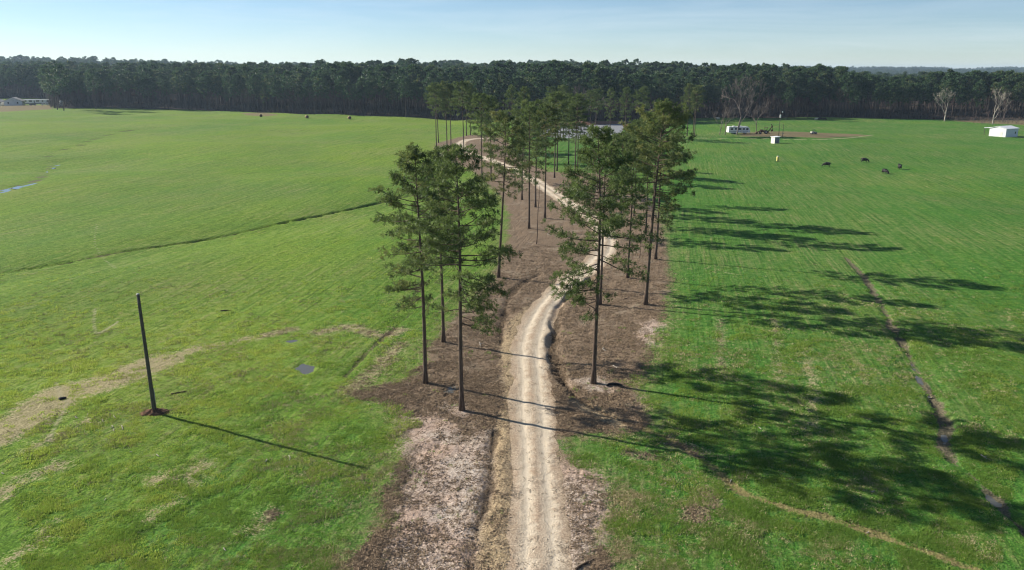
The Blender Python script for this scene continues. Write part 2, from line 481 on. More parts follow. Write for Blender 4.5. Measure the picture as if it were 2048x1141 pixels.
def mat_ground():
    n = NT('ground')
    nzL = n.noise(0.035, 3); nzM = n.noise(0.22, 4); nzS = n.noise(1.3, 6, 0.62); nzF = n.noise(7.0, 5, 0.65); nzG = n.noise(26.0, 2); nzT = n.noise(3.4, 4, 0.7)
    rows = n.noise(1.0, 3, 0.6, n.mapping(n.mapping(n.pos(), (1, 1, 1), R(11)), (2.6, 0.07, 1)))
    rows2 = n.noise(1.0, 4, 0.6, n.mapping(n.mapping(n.pos(), (1, 1, 1), R(11)), (0.55, 0.03, 1)))
    edge = n.math('ADD', n.math('MULTIPLY', n.math('SUBTRACT', nzM, 0.5), 3.0), n.math('ADD', n.math('MULTIPLY', n.math('SUBTRACT', nzS, 0.5), 2.6), n.math('MULTIPLY', n.math('SUBTRACT', nzF, 0.5), 1.2)))
    small = n.math('ADD', n.math('MULTIPLY', n.math('SUBTRACT', nzS, 0.5), 1.3), n.math('MULTIPLY', n.math('SUBTRACT', nzF, 0.5), 1.0))
    # grass
    tone = n.math('ADD', n.attr('tone'), n.math('ADD', n.math('MULTIPLY', n.math('SUBTRACT', nzM, 0.5), 0.7), n.math('MULTIPLY', n.math('SUBTRACT', rows2, 0.5), 0.9)), True)
    g = n.mix(tone, (0.062, 0.196, 0.028), (0.198, 0.312, 0.027))
    thin = n.rng(n.math('ADD', n.math('MULTIPLY', nzS, 0.55), n.math('ADD', n.math('MULTIPLY', rows, 0.50), n.math('MULTIPLY', nzL, 0.40))), 0.66, 0.92)
    g = n.mix(n.math('MULTIPLY', thin, 0.60), g, (0.235, 0.225, 0.095))
    g = n.mix(n.math('MULTIPLY', n.rng(rows, 0.48, 0.33, 0.0, 0.7), n.rng(nzM, 0.30, 0.62)), g, (0.035, 0.065, 0.014))
    g = n.mix(n.math('MULTIPLY', n.rng(rows, 0.54, 0.70, 0.0, 0.6), n.rng(nzL, 0.42, 0.62)), g, (0.30, 0.285, 0.13))
    g = n.mix(n.rng(n.math('ADD', nzF, n.math('MULTIPLY', nzS, 0.6)), 0.88, 0.64, 0.0, 0.68), g, (0.024, 0.055, 0.010))  # dark in the noise lows: relief shadow of the turf painted into colour
    g = n.mix(n.rng(nzT, 0.46, 0.35, 0.0, 0.55), g, (0.028, 0.052, 0.011))
    g = n.mix(n.rng(n.math('ADD', nzF, n.math('MULTIPLY', nzG, 0.5)), 0.80, 1.0, 0.0, 0.55), g, (0.25, 0.31, 0.080))
    # dead stalks lying in bands
    dry = n.rng(n.math('ADD', n.attr('dry'), n.math('ADD', n.math('MULTIPLY', small, 2.6), n.math('MULTIPLY', n.math('SUBTRACT', nzF, 0.5), 3.0))), -0.1, 0.7)
    dcol = n.mix(n.rng(nzF, 0.35, 0.65), (0.17, 0.145, 0.070), (0.45, 0.37, 0.235))
    g = n.mix(n.math('MULTIPLY', dry, 0.85), g, dcol)
    trail = n.rng(n.math('ADD', n.attr('trail'), n.math('MULTIPLY', small, 0.35)), -0.12, 0.12)
    g = n.mix(n.math('MULTIPLY', trail, 0.8), g, (0.33, 0.30, 0.19))
    # pine straw on the banks and under the wood
    scol = n.mix(n.rng(nzF, 0.30, 0.70), (0.078, 0.056, 0.038), (0.285, 0.212, 0.145))
    scol = n.mix(n.rng(nzM, 0.35, 0.70, 0.0, 0.7), scol, (0.150, 0.106, 0.073))
    scol = n.mix(n.rng(nzG, 0.58, 0.75, 0.0, 0.7), scol, (0.42, 0.33, 0.235))
    scol = n.mix(n.rng(n.math('ADD', nzS, n.math('MULTIPLY', nzM, 0.6)), 0.90, 1.10, 0.0, 0.6), scol, (0.085, 0.115, 0.036))
    scol = n.mix(n.rng(n.math('ADD', nzM, n.math('MULTIPLY', nzS, 0.5)), 0.80, 0.98, 0.0, 0.65), scol, (0.30, 0.245, 0.185))
    straw = n.rng(n.math('ADD', n.attr('straw'), n.math('ADD', n.math('MULTIPLY', edge, 0.9), n.math('MULTIPLY', n.math('SUBTRACT', n.math('ADD', nzF, nzT), 1.0), 2.6))), -0.35, 0.35)
    halo = n.rng(n.math('ADD', n.attr('straw'), n.math('MULTIPLY', edge, 1.2)), -3.2, 0.2, 0.0, 0.6)
    g = n.mix(n.math('MULTIPLY', halo, n.rng(nzT, 0.42, 0.60)), g, (0.24, 0.20, 0.105))
    col = n.mix(straw, g, scol)
    dirt = n.rng(n.math('ADD', n.attr('dirt'), n.math('MULTIPLY', edge, 2.5)), -1.5, 1.5)
    col = n.mix(n.math('MULTIPLY', dirt, 0.8), col, n.mix(nzM, (0.24, 0.165, 0.105), (0.13, 0.095, 0.065)))
    wood = n.rng(n.math('ADD', n.attr('wood'), n.math('MULTIPLY', edge, 1.5)), -1.0, 3.0)
    col = n.mix(wood, col, n.mix(nzM, (0.075, 0.052, 0.037), (0.045, 0.035, 0.026)))
    # bare sand, ochre wash, mud
    pink = n.mix(n.rng(nzM, 0.40, 0.62), (0.50, 0.425, 0.355), (0.45, 0.335, 0.265))
    pink = n.mix(n.rng(nzF, 0.46, 0.30, 0.0, 0.75), pink, (0.15, 0.115, 0.085))
    sand = n.rng(n.math('ADD', n.attr('sand'), n.math('ADD', n.math('MULTIPLY', edge, 1.3), n.math('MULTIPLY', n.math('SUBTRACT', n.math('ADD', nzF, nzT), 1.0), 3.2))), -0.9, 1.3)
    sand = n.math('MULTIPLY', sand, n.rng(n.math('ADD', nzS, n.math('MULTIPLY', nzF, 0.7)), 0.52, 0.90))
    col = n.mix(sand, col, pink)
    och = n.mix(n.rng(nzF, 0.35, 0.65), (0.20, 0.145, 0.085), (0.47, 0.37, 0.23))
    om = n.rng(n.math('ADD', n.attr('ochre'), n.math('MULTIPLY', small, 1.3)), -0.3, 0.4)
    col = n.mix(n.math('MULTIPLY', om, 0.95), col, och)
    o2 = n.rng(n.math('ADD', n.attr('och2'), n.math('ADD', n.math('MULTIPLY', small, 1.3), n.math('MULTIPLY', n.math('SUBTRACT', nzM, 0.5), 1.6))), 0.30, 0.8)
    col = n.mix(n.math('MULTIPLY', o2, 0.65), col, n.mix(n.rng(nzF, 0.35, 0.65), (0.15, 0.095, 0.05), (0.36, 0.25, 0.14)))
    dk = n.rng(n.math('ADD', n.attr('dark'), n.math('MULTIPLY', small, 0.6)), 0.35, 0.75)
    col = n.mix(n.math('MULTIPLY', dk, 0.72), col, n.mix(n.rng(nzF, 0.4, 0.65), (0.035, 0.027, 0.020), (0.11, 0.080, 0.052)))
    mu = n.rng(n.math('ADD', n.attr('mud'), n.math('MULTIPLY', small, 1.3)), 0.35, 0.80)
    col = n.mix(n.math('MULTIPLY', mu, 0.9), col, n.mix(n.rng(nzF, 0.35, 0.65), (0.050, 0.041, 0.031), (0.20, 0.16, 0.115)))
    red = n.rng(n.math('ADD', n.attr('pond'), n.math('MULTIPLY', edge, 0.8)), -9.5, -6.5)
    red = n.math('MULTIPLY', red, n.attr('clay'))
    col = n.mix(red, col, n.mix(nzM, (0.24, 0.125, 0.080), (0.19, 0.105, 0.070)))
    hgt = n.math('ADD', n.math('MULTIPLY', nzS, 0.5), n.math('ADD', n.math('MULTIPLY', nzF, 0.35), n.math('ADD', n.math('MULTIPLY', nzT, 0.40), n.math('MULTIPLY', rows, 0.35))))
    b = n.bsdf(col, 0.95, 0.05, n.bump(hgt, 0.40, 0.8))
    return n.done(b)

def mat_road():
    n = NT('road_sand')
    a = n.attr('across')
    nzM = n.noise(0.3, 4); nzS = n.noise(1.5, 5, 0.62); nzF = n.noise(8.0, 5, 0.65); nzG = n.noise(30, 2)
    aw = n.math('ADD', a, n.math('ADD', n.math('MULTIPLY', n.math('SUBTRACT', nzM, 0.5), 0.35), n.math('MULTIPLY', n.math('SUBTRACT', nzS, 0.5), 0.16)))
    d1 = n.math('ABSOLUTE', n.math('SUBTRACT', aw, -0.32)); d2 = n.math('ABSOLUTE', n.math('SUBTRACT', aw, 0.36))
    rut = n.math('MINIMUM', d1, d2)
    rut = n.rng(n.math('ADD', rut, n.math('ADD', n.math('MULTIPLY', n.math('SUBTRACT', nzS, 0.5), 0.55), n.math('MULTIPLY', n.math('SUBTRACT', nzF, 0.5), 0.35))), 0.34, 0.04)
    lng = n.noise(1.0, 4, 0.6, n.mapping(n.pos(), (6.0, 0.25, 1), 0.0))
    gravel = n.mix(n.rng(nzF, 0.36, 0.64), (0.22, 0.165, 0.115), (0.53, 0.435, 0.325))
    gravel = n.mix(n.rng(nzM, 0.45, 0.7, 0.0, 0.5), gravel, (0.33, 0.22, 0.14))
    sand = n.mix(n.rng(n.math('ADD', nzF, n.math('MULTIPLY', lng, 0.6)), 0.5, 1.1), (0.46, 0.385, 0.285), (0.62, 0.54, 0.42))
    col = n.mix(rut, gravel, sand)
    col = n.mix(n.rng(nzG, 0.62, 0.75, 0.0, 0.5), col, (0.60, 0.53, 0.42))
    edge = n.rng(n.math('ADD', n.math('ABSOLUTE', a), n.math('MULTIPLY', n.math('SUBTRACT', nzS, 0.5), 0.6)), 0.64, 1.0)
    col = n.mix(n.math('MULTIPLY', edge, 0.85), col, n.mix(n.rng(nzF, 0.3, 0.7), (0.15, 0.110, 0.072), (0.42, 0.325, 0.215)))
    h = n.math('ADD', n.math('MULTIPLY', nzS, 0.5), n.math('MULTIPLY', nzF, 0.4))
    h = n.math('SUBTRACT', h, n.math('MULTIPLY', rut, 0.3))
    return n.done(n.bsdf(col, 0.95, 0.1, n.bump(h, 0.16, 0.8)))

def mat_needles(name, c0, c1, c2, tr=0.30):
    n = NT(name)
    t = n.attr('tone')
    oi = n.new('ShaderNodeObjectInfo').outputs['Random']
    col = n.mix(t, c0, c1)
    col = n.mix(n.rng(n.math('ADD', n.math('MULTIPLY', t, 0.6), n.math('MULTIPLY', oi, 0.55)), 0.75, 1.15, 0.0, 0.85), col, c2)
    b = n.bsdf(col, 0.55, 0.25)
    tl = n.new('ShaderNodeBsdfTranslucent'); n.ln(col, tl.inputs['Color'])
    mx = n.new('ShaderNodeMixShader'); mx.inputs[0].default_value = tr
    n.ln(b.outputs[0], mx.inputs[1]); n.ln(tl.outputs[0], mx.inputs[2])
    return n.done(mx)

def mat_bark(name, c0, c1, sc=6.0):
    n = NT(name)
    v = n.mapping(n.objpos(), (1, 1, 0.22))
    nz = n.noise(sc, 5, 0.65, v); n2 = n.noise(0.5, 3, 0.5, n.objpos())
    col = n.mix(n.rng(n.math('ADD', nz, n.math('MULTIPLY', n2, 0.4)), 0.5, 0.9), c0, c1)
    return n.done(n.bsdf(col, 0.9, 0.1, n.bump(nz, 0.05, 0.8)))

M_GROUND = mat_ground()
M_ROAD = mat_road()
M_NEEDLE = mat_needles('pine_needles', (0.058, 0.095, 0.028), (0.140, 0.190, 0.055), (0.200, 0.205, 0.066), 0.42)
M_NEEDLE_FAR = mat_needles('wood_needles', (0.028, 0.068, 0.030), (0.075, 0.130, 0.048), (0.165, 0.175, 0.062), 0.34)
M_BARK = mat_bark('pine_bark', (0.050, 0.037, 0.030), (0.150, 0.110, 0.085))
M_BARK_FAR = mat_bark('wood_bark', (0.050, 0.040, 0.035), (0.115, 0.090, 0.076), 2.0)
M_GREYBARK = mat_bark('grey_bark', (0.135, 0.108, 0.098), (0.235, 0.195, 0.175), 2.0)
M_WOODGREY = mat_bark('wood_grey_bark', (0.085, 0.070, 0.064), (0.165, 0.138, 0.124), 2.0)
M_PALEBARK = mat_bark('pale_bark', (0.30, 0.26, 0.21), (0.48, 0.43, 0.36), 1.5)
M_BRUSH = mat_bark('brush_bark', (0.085, 0.058, 0.050), (0.17, 0.115, 0.095), 2.0)
M_WHITE = simple('white_paint', (0.80, 0.80, 0.78), (0.68, 0.68, 0.66), 1.2, 0.45, 0.4)
M_SIDING = simple('white_siding', (0.66, 0.67, 0.67), (0.56, 0.57, 0.57), 0.8, 0.6, 0.3)
M_METALROOF = simple('white_metal_roof', (0.78, 0.79, 0.80), (0.66, 0.67, 0.69), 0.5, 0.4, 0.5)
M_SHINGLE = simple('grey_shingle', (0.24, 0.24, 0.25), (0.17, 0.17, 0.18), 2.0, 0.9)
M_GLASS = simple('dark_glass', (0.025, 0.030, 0.038), (0.015, 0.018, 0.022), 2.0, 0.08, 0.5)
M_RUBBER = simple('rubber', (0.018, 0.018, 0.018), None, 6, 0.8)
M_STEEL = simple('dull_steel', (0.35, 0.35, 0.36), (0.22, 0.22, 0.23), 6, 0.45, 0.5, 0.7)
M_RUST = simple('rust_paint', (0.105, 0.048, 0.024), (0.050, 0.028, 0.018), 3, 0.85)
M_CREAM = simple('cream_paint', (0.74, 0.70, 0.62), (0.60, 0.56, 0.48), 1.5, 0.6)
M_YELLOW = simple('yellow_plastic', (0.62, 0.55, 0.16), (0.50, 0.43, 0.13), 2, 0.5)
M_DARKCAR = simple('dark_car_paint', (0.035, 0.037, 0.045), None, 2, 0.25, 0.5)
M_GREYPAINT = simple('grey_paint', (0.20, 0.21, 0.22), (0.13, 0.13, 0.14), 2, 0.5)
M_COW = simple('black_hide', (0.012, 0.011, 0.010), (0.022, 0.017, 0.014), 2, 0.7)
M_COWPALE = simple('cream_hide', (0.62, 0.56, 0.47), (0.50, 0.43, 0.34), 2, 0.8)
M_HAY = simple('weathered_hay', (0.36, 0.26, 0.14), (0.20, 0.145, 0.085), 5, 0.95, 0.1, 0, 0.1)
M_HAYEND = simple('hay_end', (0.15, 0.11, 0.07), (0.09, 0.07, 0.045), 5, 0.95, 0.1, 0, 0.1)
M_POLE = mat_bark('pole_wood', (0.055, 0.050, 0.042), (0.130, 0.115, 0.092), 9.0)
M_STICK = mat_bark('weathered_stick', (0.24, 0.21, 0.17), (0.46, 0.42, 0.36), 8.0)
M_DARKWOOD = mat_bark('rotten_wood', (0.030, 0.023, 0.018), (0.085, 0.062, 0.045), 6.0)
M_CLAY = simple('turned_earth', (0.16, 0.085, 0.048), (0.075, 0.045, 0.030), 3, 0.95, 0.1, 0, 0.15)
def mat_water(name, col, rough=0.06):
    n = NT(name)
    nz = n.noise(1.2, 3, 0.5, n.mapping(n.pos(), (1, 0.5, 1)))
    b = n.bsdf(col, rough, 0.5, n.bump(nz, 0.02, 0.25)); b.inputs['IOR'].default_value = 1.33
    return n.done(b)
M_WATER = mat_water('pond_water', (0.25, 0.26, 0.275), 0.45)
M_PUDDLE = mat_water('puddle_water', (0.10, 0.10, 0.085), 0.12)
M_BLADE = mat_needles('grass_blades', (0.150, 0.270, 0.045), (0.310, 0.390, 0.060), (0.38, 0.40, 0.12), 0.5)
M_LITTER = mat_bark('straw_litter', (0.120, 0.085, 0.057), (0.38, 0.285, 0.185), 5.0)

# ------------------------------------------------------------------ the land: one sheet to the horizon
def axis(fine, step0, ratio, far):
    a = [0.0]
    s = step0
    while a[-1] < far:
        if a[-1] >= fine: s *= ratio
        a.append(a[-1] + s)
    return np.array(a)
xp = axis(44, 0.32, 1.022, 7000)
xs = np.concatenate([-xp[:0:-1], xp])
yf = axis(64, 0.32, 1.0085, 9500) + 38
yb = 38 - axis(1, 0.8, 1.12, 400)[1:][::-1]
ys = np.concatenate([yb, yf])
GX, GY = np.meshgrid(xs, ys)
nx, ny = len(xs), len(ys)
gx, gy = GX.ravel(), GY.ravel()
FT = features(gx, gy)
GZ = height(gx, gy, FT)
idx = np.arange(nx * ny).reshape(ny, nx)
quads = np.stack([idx[:-1, :-1], idx[:-1, 1:], idx[1:, 1:], idx[1:, :-1]], -1).reshape(-1, 4)
clay = (gy > POND_C[1] + 4).astype(float)
me = mesh_np('ground', np.c_[gx, gy, GZ], [quads], True,
             {k: np.clip(FT[k], -20, 20) if k != 'wood' else FT[k] for k in ('straw', 'sand', 'ochre', 'dirt', 'wood', 'dark', 'och2', 'mud', 'dry', 'trail', 'pond', 'tone')} | {'clay': clay})
me.materials.append(M_GROUND)
tag(link('ground', me), 'rolling green pasture land with brown banks beside the lane', 'ground', kind='structure')
GINFO = (xs, ys, GZ.reshape(ny, nx))

def gz(x, y):
    """height of the finished sheet (bilinear)"""
    xs_, ys_, Z = GINFO
    x = np.asarray(x, float); y = np.asarray(y, float)
    i = np.clip(np.searchsorted(xs_, x) - 1, 0, len(xs_) - 2); j = np.clip(np.searchsorted(ys_, y) - 1, 0, len(ys_) - 2)
    fx = (x - xs_[i]) / (xs_[i + 1] - xs_[i]); fy = (y - ys_[j]) / (ys_[j + 1] - ys_[j])
    return (Z[j, i] * (1 - fx) + Z[j, i + 1] * fx) * (1 - fy) + (Z[j + 1, i] * (1 - fx) + Z[j + 1, i + 1] * fx) * fy

def at(u, v, dz=0.0):
    x, y = gp(u, v)
    return (x, y, float(gz(x, y)) + dz)

# the lane
def build_road():
    L = ROAD
    d = np.r_[0, np.cumsum(np.hypot(*np.diff(L, axis=0).T))]
    n = int(d[-1] / 0.45)
    s = np.linspace(0, d[-1], n)
    c = np.c_[np.interp(s, d, L[:, 0]), np.interp(s, d, L[:, 1])]
    for _ in range(6):
        c[1:-1] = 0.25 * c[:-2] + 0.5 * c[1:-1] + 0.25 * c[2:]
    t = np.gradient(c, axis=0); t /= np.linalg.norm(t, axis=1)[:, None]
    nrm = np.c_[t[:, 1], -t[:, 0]]
    m = 25
    a = np.linspace(-1, 1, m)
    hw = 2.25 + 0.75 * (fbm(s, s * 0, 7, 71, 3) - 0.5) + np.where(s < 70, 0.0, 0.1)
    P = c[:, None, :] + (a[None, :, None] * hw[:, None, None]) * nrm[:, None, :]
    x, y = P[..., 0].ravel(), P[..., 1].ravel()
    A = np.tile(a, n)
    S = np.repeat(s, m)
    jag = (fbm(S, A * 3 + 9, 1.6, 73, 3) - 0.5) * 0.16
    prof = 0.17 * (1 - np.abs(A) ** 3) - 0.06 + jag * np.abs(A)
    rut = 0.045 * (np.exp(-((A + 0.32) / 0.13) ** 2) + np.exp(-((A - 0.36) / 0.13) ** 2))
    endf = 1 - 0.2 * sstep(d[-1] - 8, d[-1], S)
    z = gz(x, y) + prof - rut + (fbm(x, y, 0.8, 75, 2) - 0.5) * 0.03 + (endf - 1)
    i = np.arange(n * m).reshape(n, m)
    q = np.stack([i[:-1, :-1], i[:-1, 1:], i[1:, 1:], i[1:, :-1]], -1).reshape(-1, 4)
    me = mesh_np('dirt_road', np.c_[x, y, z], [q], True, {'across': A})
    me.materials.append(M_ROAD)
    tag(link('dirt_road', me), 'pale sandy two-rut farm lane winding between the pines', 'road', kind='structure')
build_road()

def water_sheet(name, poly, z, mat, label):
    """a thin closed body of water inside an outline"""
    P = catmull(np.vstack([poly, poly[:1]]), 5)[:-1]
    n = len(P); c = P.mean(0)
    V = np.vstack([np.c_[P, np.full(n, z)], [[c[0], c[1], z]], np.c_[P, np.full(n, z - 0.25)]])
    T = [(n, i, (i + 1) % n) for i in range(n)]
    Q = [(i, n + 1 + i, n + 1 + (i + 1) % n, (i + 1) % n) for i in range(n)]
    me = mesh_np(name, V, [np.array(T), np.array(Q)], False)
    me.materials.append(mat)
    return tag(link(name, me), label, 'water', kind='structure')
grow = POND + (POND - POND_C) * 0.06
water_sheet('pond_water', grow, POND_Z, M_WATER, 'still farm pond reflecting pale sky behind the pines')

for ip, (P, lab) in enumerate(PUDDLES):
    c = P.mean(0)
    big = c + (P - c) * 1.5
    z = LEVELS[ip] - 0.095
    water_sheet('puddle_water', big, z, M_PUDDLE, lab)

# ------------------------------------------------------------------ trees
def unit(v):
    v = np.asarray(v, float); return v / (np.linalg.norm(v) + 1e-9)

def needles(P, D, S, T, nn, length, width, r):
    """star-shaped tufts: P centres, D directions, S scales, T tones -> verts, tris, tone"""
    m = len(P)
    rd = r.normal(size=(m, nn, 3)); rd /= np.linalg.norm(rd, axis=2)[..., None]
    d = rd + D[:, None, :] * 0.55 + np.array([0, 0, 0.18])
    d /= np.linalg.norm(d, axis=2)[..., None]
    ln = length * S[:, None] * r.uniform(0.65, 1.15, (m, nn))
    side = np.cross(d, r.normal(size=(m, nn, 3))); side /= np.linalg.norm(side, axis=2)[..., None] + 1e-9
    w = width * S[:, None] * r.uniform(0.7, 1.3, (m, nn))
    base = P[:, None, :] + d * (ln * 0.08)[..., None]
    tip = P[:, None, :] + d * ln[..., None]
    mid = P[:, None, :] + d * (ln * 0.62)[..., None]
    V = np.stack([base, mid + side * w[..., None], tip, mid - side * w[..., None]], 2).reshape(-1, 3)
    k = np.arange(m * nn) * 4
    Q = np.c_[k, k + 1, k + 2, k + 3]
    tone = np.repeat(T, nn * 4)
    return V, Q, tone

def pine(seed, H=22.0, cb=0.36, RR=3.9, nl=46, sub=7, nn=25, length=0.36, width=0.024, r0=0.19, sides=8, gap=0.34, lowside=None, limb_sides=4, far=False, dead=6):
    r = np.random.default_rng(seed)
    w = MB()
    nz_ = 16 if not far else 8
    t = np.linspace(0, 1, nz_)
    ph = r.uniform(0, 6.28, 2)
    bend = r.uniform(0.05, 0.28)
    cx = bend * np.sin(t * 4.2 + ph[0]) * t + r.normal() * 0.25 * t ** 2
    cy = bend * np.sin(t * 3.6 + ph[1]) * t + r.normal() * 0.25 * t ** 2
    rad = r0 * (1 - t) ** 0.75 * 0.95 + 0.012
    rad = rad * (1 + 0.55 * np.exp(-t * H / 0.45))
    zz = t * H; zz[0] = -0.35
    C = np.c_[cx, cy, zz]
    w.tube(C, rad, sides)
    def trunk(tt): return np.array([np.interp(tt, t, cx), np.interp(tt, t, cy), tt * H])
    P, D, S, T = [], [], [], []
    az = r.uniform(0, 6.28)
    for i in range(nl):
        s = ((i + r.uniform(0, 1)) / nl) ** 0.82
        if lowside is None and s < 0.16 and r.uniform() < 0.45: continue
        tt = cb + (1 - cb) * s * 0.985
        az += 2.4 + r.normal() * 0.5
        if s < 0.40:
            pr = 0.72 + 0.7 * s
        else:
            pr = 1.0 * (1 - ((s - 0.40) / 0.60) ** 2.5) ** 0.75
        L = RR * max(pr, 0.20) * r.uniform(0.62, 1.12)
        a = az
        if lowside is not None and s < 0.30:
            a = lowside + r.normal() * 0.9; L *= 1.05
        el = R(-14 + 54 * s ** 1.5 + r.normal() * 9)
        p = trunk(tt)
        dirv = np.array([math.cos(a) * math.cos(el), math.sin(a) * math.cos(el), math.sin(el)])
        ns = 6 if not far else 4
        pts = [p]
        d = dirv.copy()
        for k in range(ns - 1):
            d = unit(d + np.array([r.normal() * 0.10, r.normal() * 0.10, (0.10 if k > 1 else -0.02) + r.normal() * 0.07]))
            pts.append(pts[-1] + d * L / (ns - 1))
        pts = np.array(pts)
        rb = max(0.018, 0.012 + 0.0135 * L * (1.1 - 0.5 * s))
        w.tube(pts, np.linspace(rb, 0.008, ns), limb_sides, False)
        tn = np.clip(0.5 + r.normal() * 0.2, 0, 1)
        lt = np.linspace(0, 1, ns)
        for q in range(sub if s > 0.30 else max(3, int(sub * 0.6))):
            f = 0.32 + 0.68 * (q + r.uniform(0.1, 0.9)) / sub
            b = np.array([np.interp(f, lt, pts[:, c]) for c in range(3)])
            sg = 1 if q % 2 else -1
            aa = a + sg * R(r.uniform(25, 62)); ee = R(r.uniform(-8, 38))
            sd_ = np.array([math.cos(aa) * math.cos(ee), math.sin(aa) * math.cos(ee), math.sin(ee)])
            sl = L * r.uniform(0.22, 0.44) * (1.15 - 0.55 * f) + 0.15
            e = b + sd_ * sl
            if not far: w.tube(np.array([b, e]), [0.011, 0.006], 3, False)
            g = int(max(1, round(sl / gap)))
            for z in range(g):
                fr = (z + 1) / g
                P.append(b + sd_ * sl * fr + r.normal(size=3) * 0.07); D.append(sd_); S.append(r.uniform(0.75, 1.25)); T.append(np.clip(tn + r.normal() * 0.22, 0, 1))
        for z in range(3 if not far else 2):
            P.append(pts[-1] + r.normal(size=3) * 0.14); D.append(d); S.append(r.uniform(0.8, 1.25)); T.append(np.clip(tn + 0.1 + r.normal() * 0.2, 0, 1))
    for z in range(14 if not far else 4):
        P.append(trunk(1.0) + np.array([r.normal() * 0.22, r.normal() * 0.22, -abs(r.normal()) * 0.6])); D.append(np.array([0, 0, 1.0])); S.append(1.0); T.append(r.uniform(0.3, 0.8))
    for i in range(dead):                                # dead snags below the crown
        tt = r.uniform(cb * 0.45, cb * 1.02); a = r.uniform(0, 6.28); L = r.uniform(0.4, 1.5)
        p = trunk(tt); d = np.array([math.cos(a), math.sin(a), r.uniform(-0.3, 0.25)])
        w.tube(np.array([p, p + d * L * 0.6, p + d * L + np.array([0, 0, -0.12])]), [0.022, 0.014, 0.006], 3, False)
    V, Q, tone = needles(np.array(P), np.array(D), np.array(S), np.array(T), nn, length, width, r)
    return w, V, Q, tone

def pine_meshes(name, bark, leaf, **k):
    w, V, Q, tone = pine(**k)
    tm = w.mesh(name + '_trunk', bark, True)
    cm = mesh_np(name + '_crown', V, [Q], False, {'tone': tone}); cm.materials.append(leaf)
    return tm, cm

def bare(seed, H=16.0, r0=0.24, spread=0.55, levels=5, fork=0.22, kids=(3, 4), twig=0.010, first=0.35):
    r = np.random.default_rng(seed)
    w = MB(); tops = MB()
    def grow(p, d, L, rad, lev):
        n = 4 if lev > 1 else 6
        pts = [p]
        for k in range(n):
            d = unit(d + r.normal(size=3) * (0.06 if lev == 0 else 0.13) + np.array([0, 0, 0.06]))
            pts.append(pts[-1] + d * L / n)
        pts = np.array(pts)
        end = max(rad * (0.62 if lev < levels else 0.3), twig * 0.6)
        tgt = w if lev <= 1 else tops
        tgt.tube(pts, np.linspace(rad, end, n + 1), 7 if lev == 0 else (5 if lev == 1 else 3), lev == 0)
        if lev >= levels: return
        m = int(r.integers(kids[0], kids[1] + 1)) + (1 if lev == 0 else 0)
        for i in range(m):
            f = 1.0 if i < 2 else r.uniform(fork + 0.15, 0.95)
            b = np.array([np.interp(f * n, np.arange(n + 1), pts[:, c]) for c in range(3)])
            ax = r.normal(size=3); ax = unit(ax - d * ax.dot(d))
            sp = spread * r.uniform(0.55, 1.25)
            nd = unit(d * math.cos(sp) + ax * math.sin(sp) + np.array([0, 0, 0.12]))
            grow(b, nd, L * r.uniform(0.58, 0.82), max(end * r.uniform(0.55, 0.85), twig), lev + 1)
    grow(np.array([0, 0, -0.3]), np.array([0, 0, 1.0]), H * first, r0, 0)
    allz = np.concatenate(w.v + tops.v)[:, 2].max()
    k = H / allz
    for s in (w, tops):
        s.v = [v * k for v in s.v]
    return w, tops

def bare_meshes(name, mat, **k):
    w, t = bare(**k)
    return w.mesh(name + '_trunk', mat, True), t.mesh(name + '_crown', mat, False)

def plant_tree(name, meshes, label, cat, loc, rz, sc=1.0, tilt=(0, 0), group=None):
    o = thing(name, label, cat, loc, rz, group)
    o.rotation_euler = (tilt[0], tilt[1], rz)
    o.scale = (sc, sc, sc)
    link('trunk', meshes[0], o); link('crown', meshes[1], o)
    return o

HERO = {}
def hero(key, **k):
    if key not in HERO:
        HERO[key] = pine_meshes('pine_' + str(key), M_BARK, M_NEEDLE, **k)
    return HERO[key]
VAR = [dict(seed=11, H=22, cb=0.32, RR=4.0, nl=62, lowside=3.0), dict(seed=12, H=22, cb=0.36, RR=3.3, nl=56),
       dict(seed=13, H=22, cb=0.33, RR=3.9, nl=64, lowside=-0.1), dict(seed=14, H=22, cb=0.29, RR=4.2, nl=64, lowside=3.2),
       dict(seed=15, H=22, cb=0.38, RR=3.6, nl=56), dict(seed=16, H=22, cb=0.44, RR=4.1, nl=60, lowside=0.3),
       dict(seed=17, H=22, cb=0.54, RR=4.2, nl=52), dict(seed=18, H=22, cb=0.50, RR=4.0, nl=52),
       dict(seed=19, H=22, cb=0.58, RR=3.9, nl=56), dict(seed=20, H=22, cb=0.34, RR=3.5, nl=56)]
VAR = [dict(d, r0=0.20) for d in VAR]
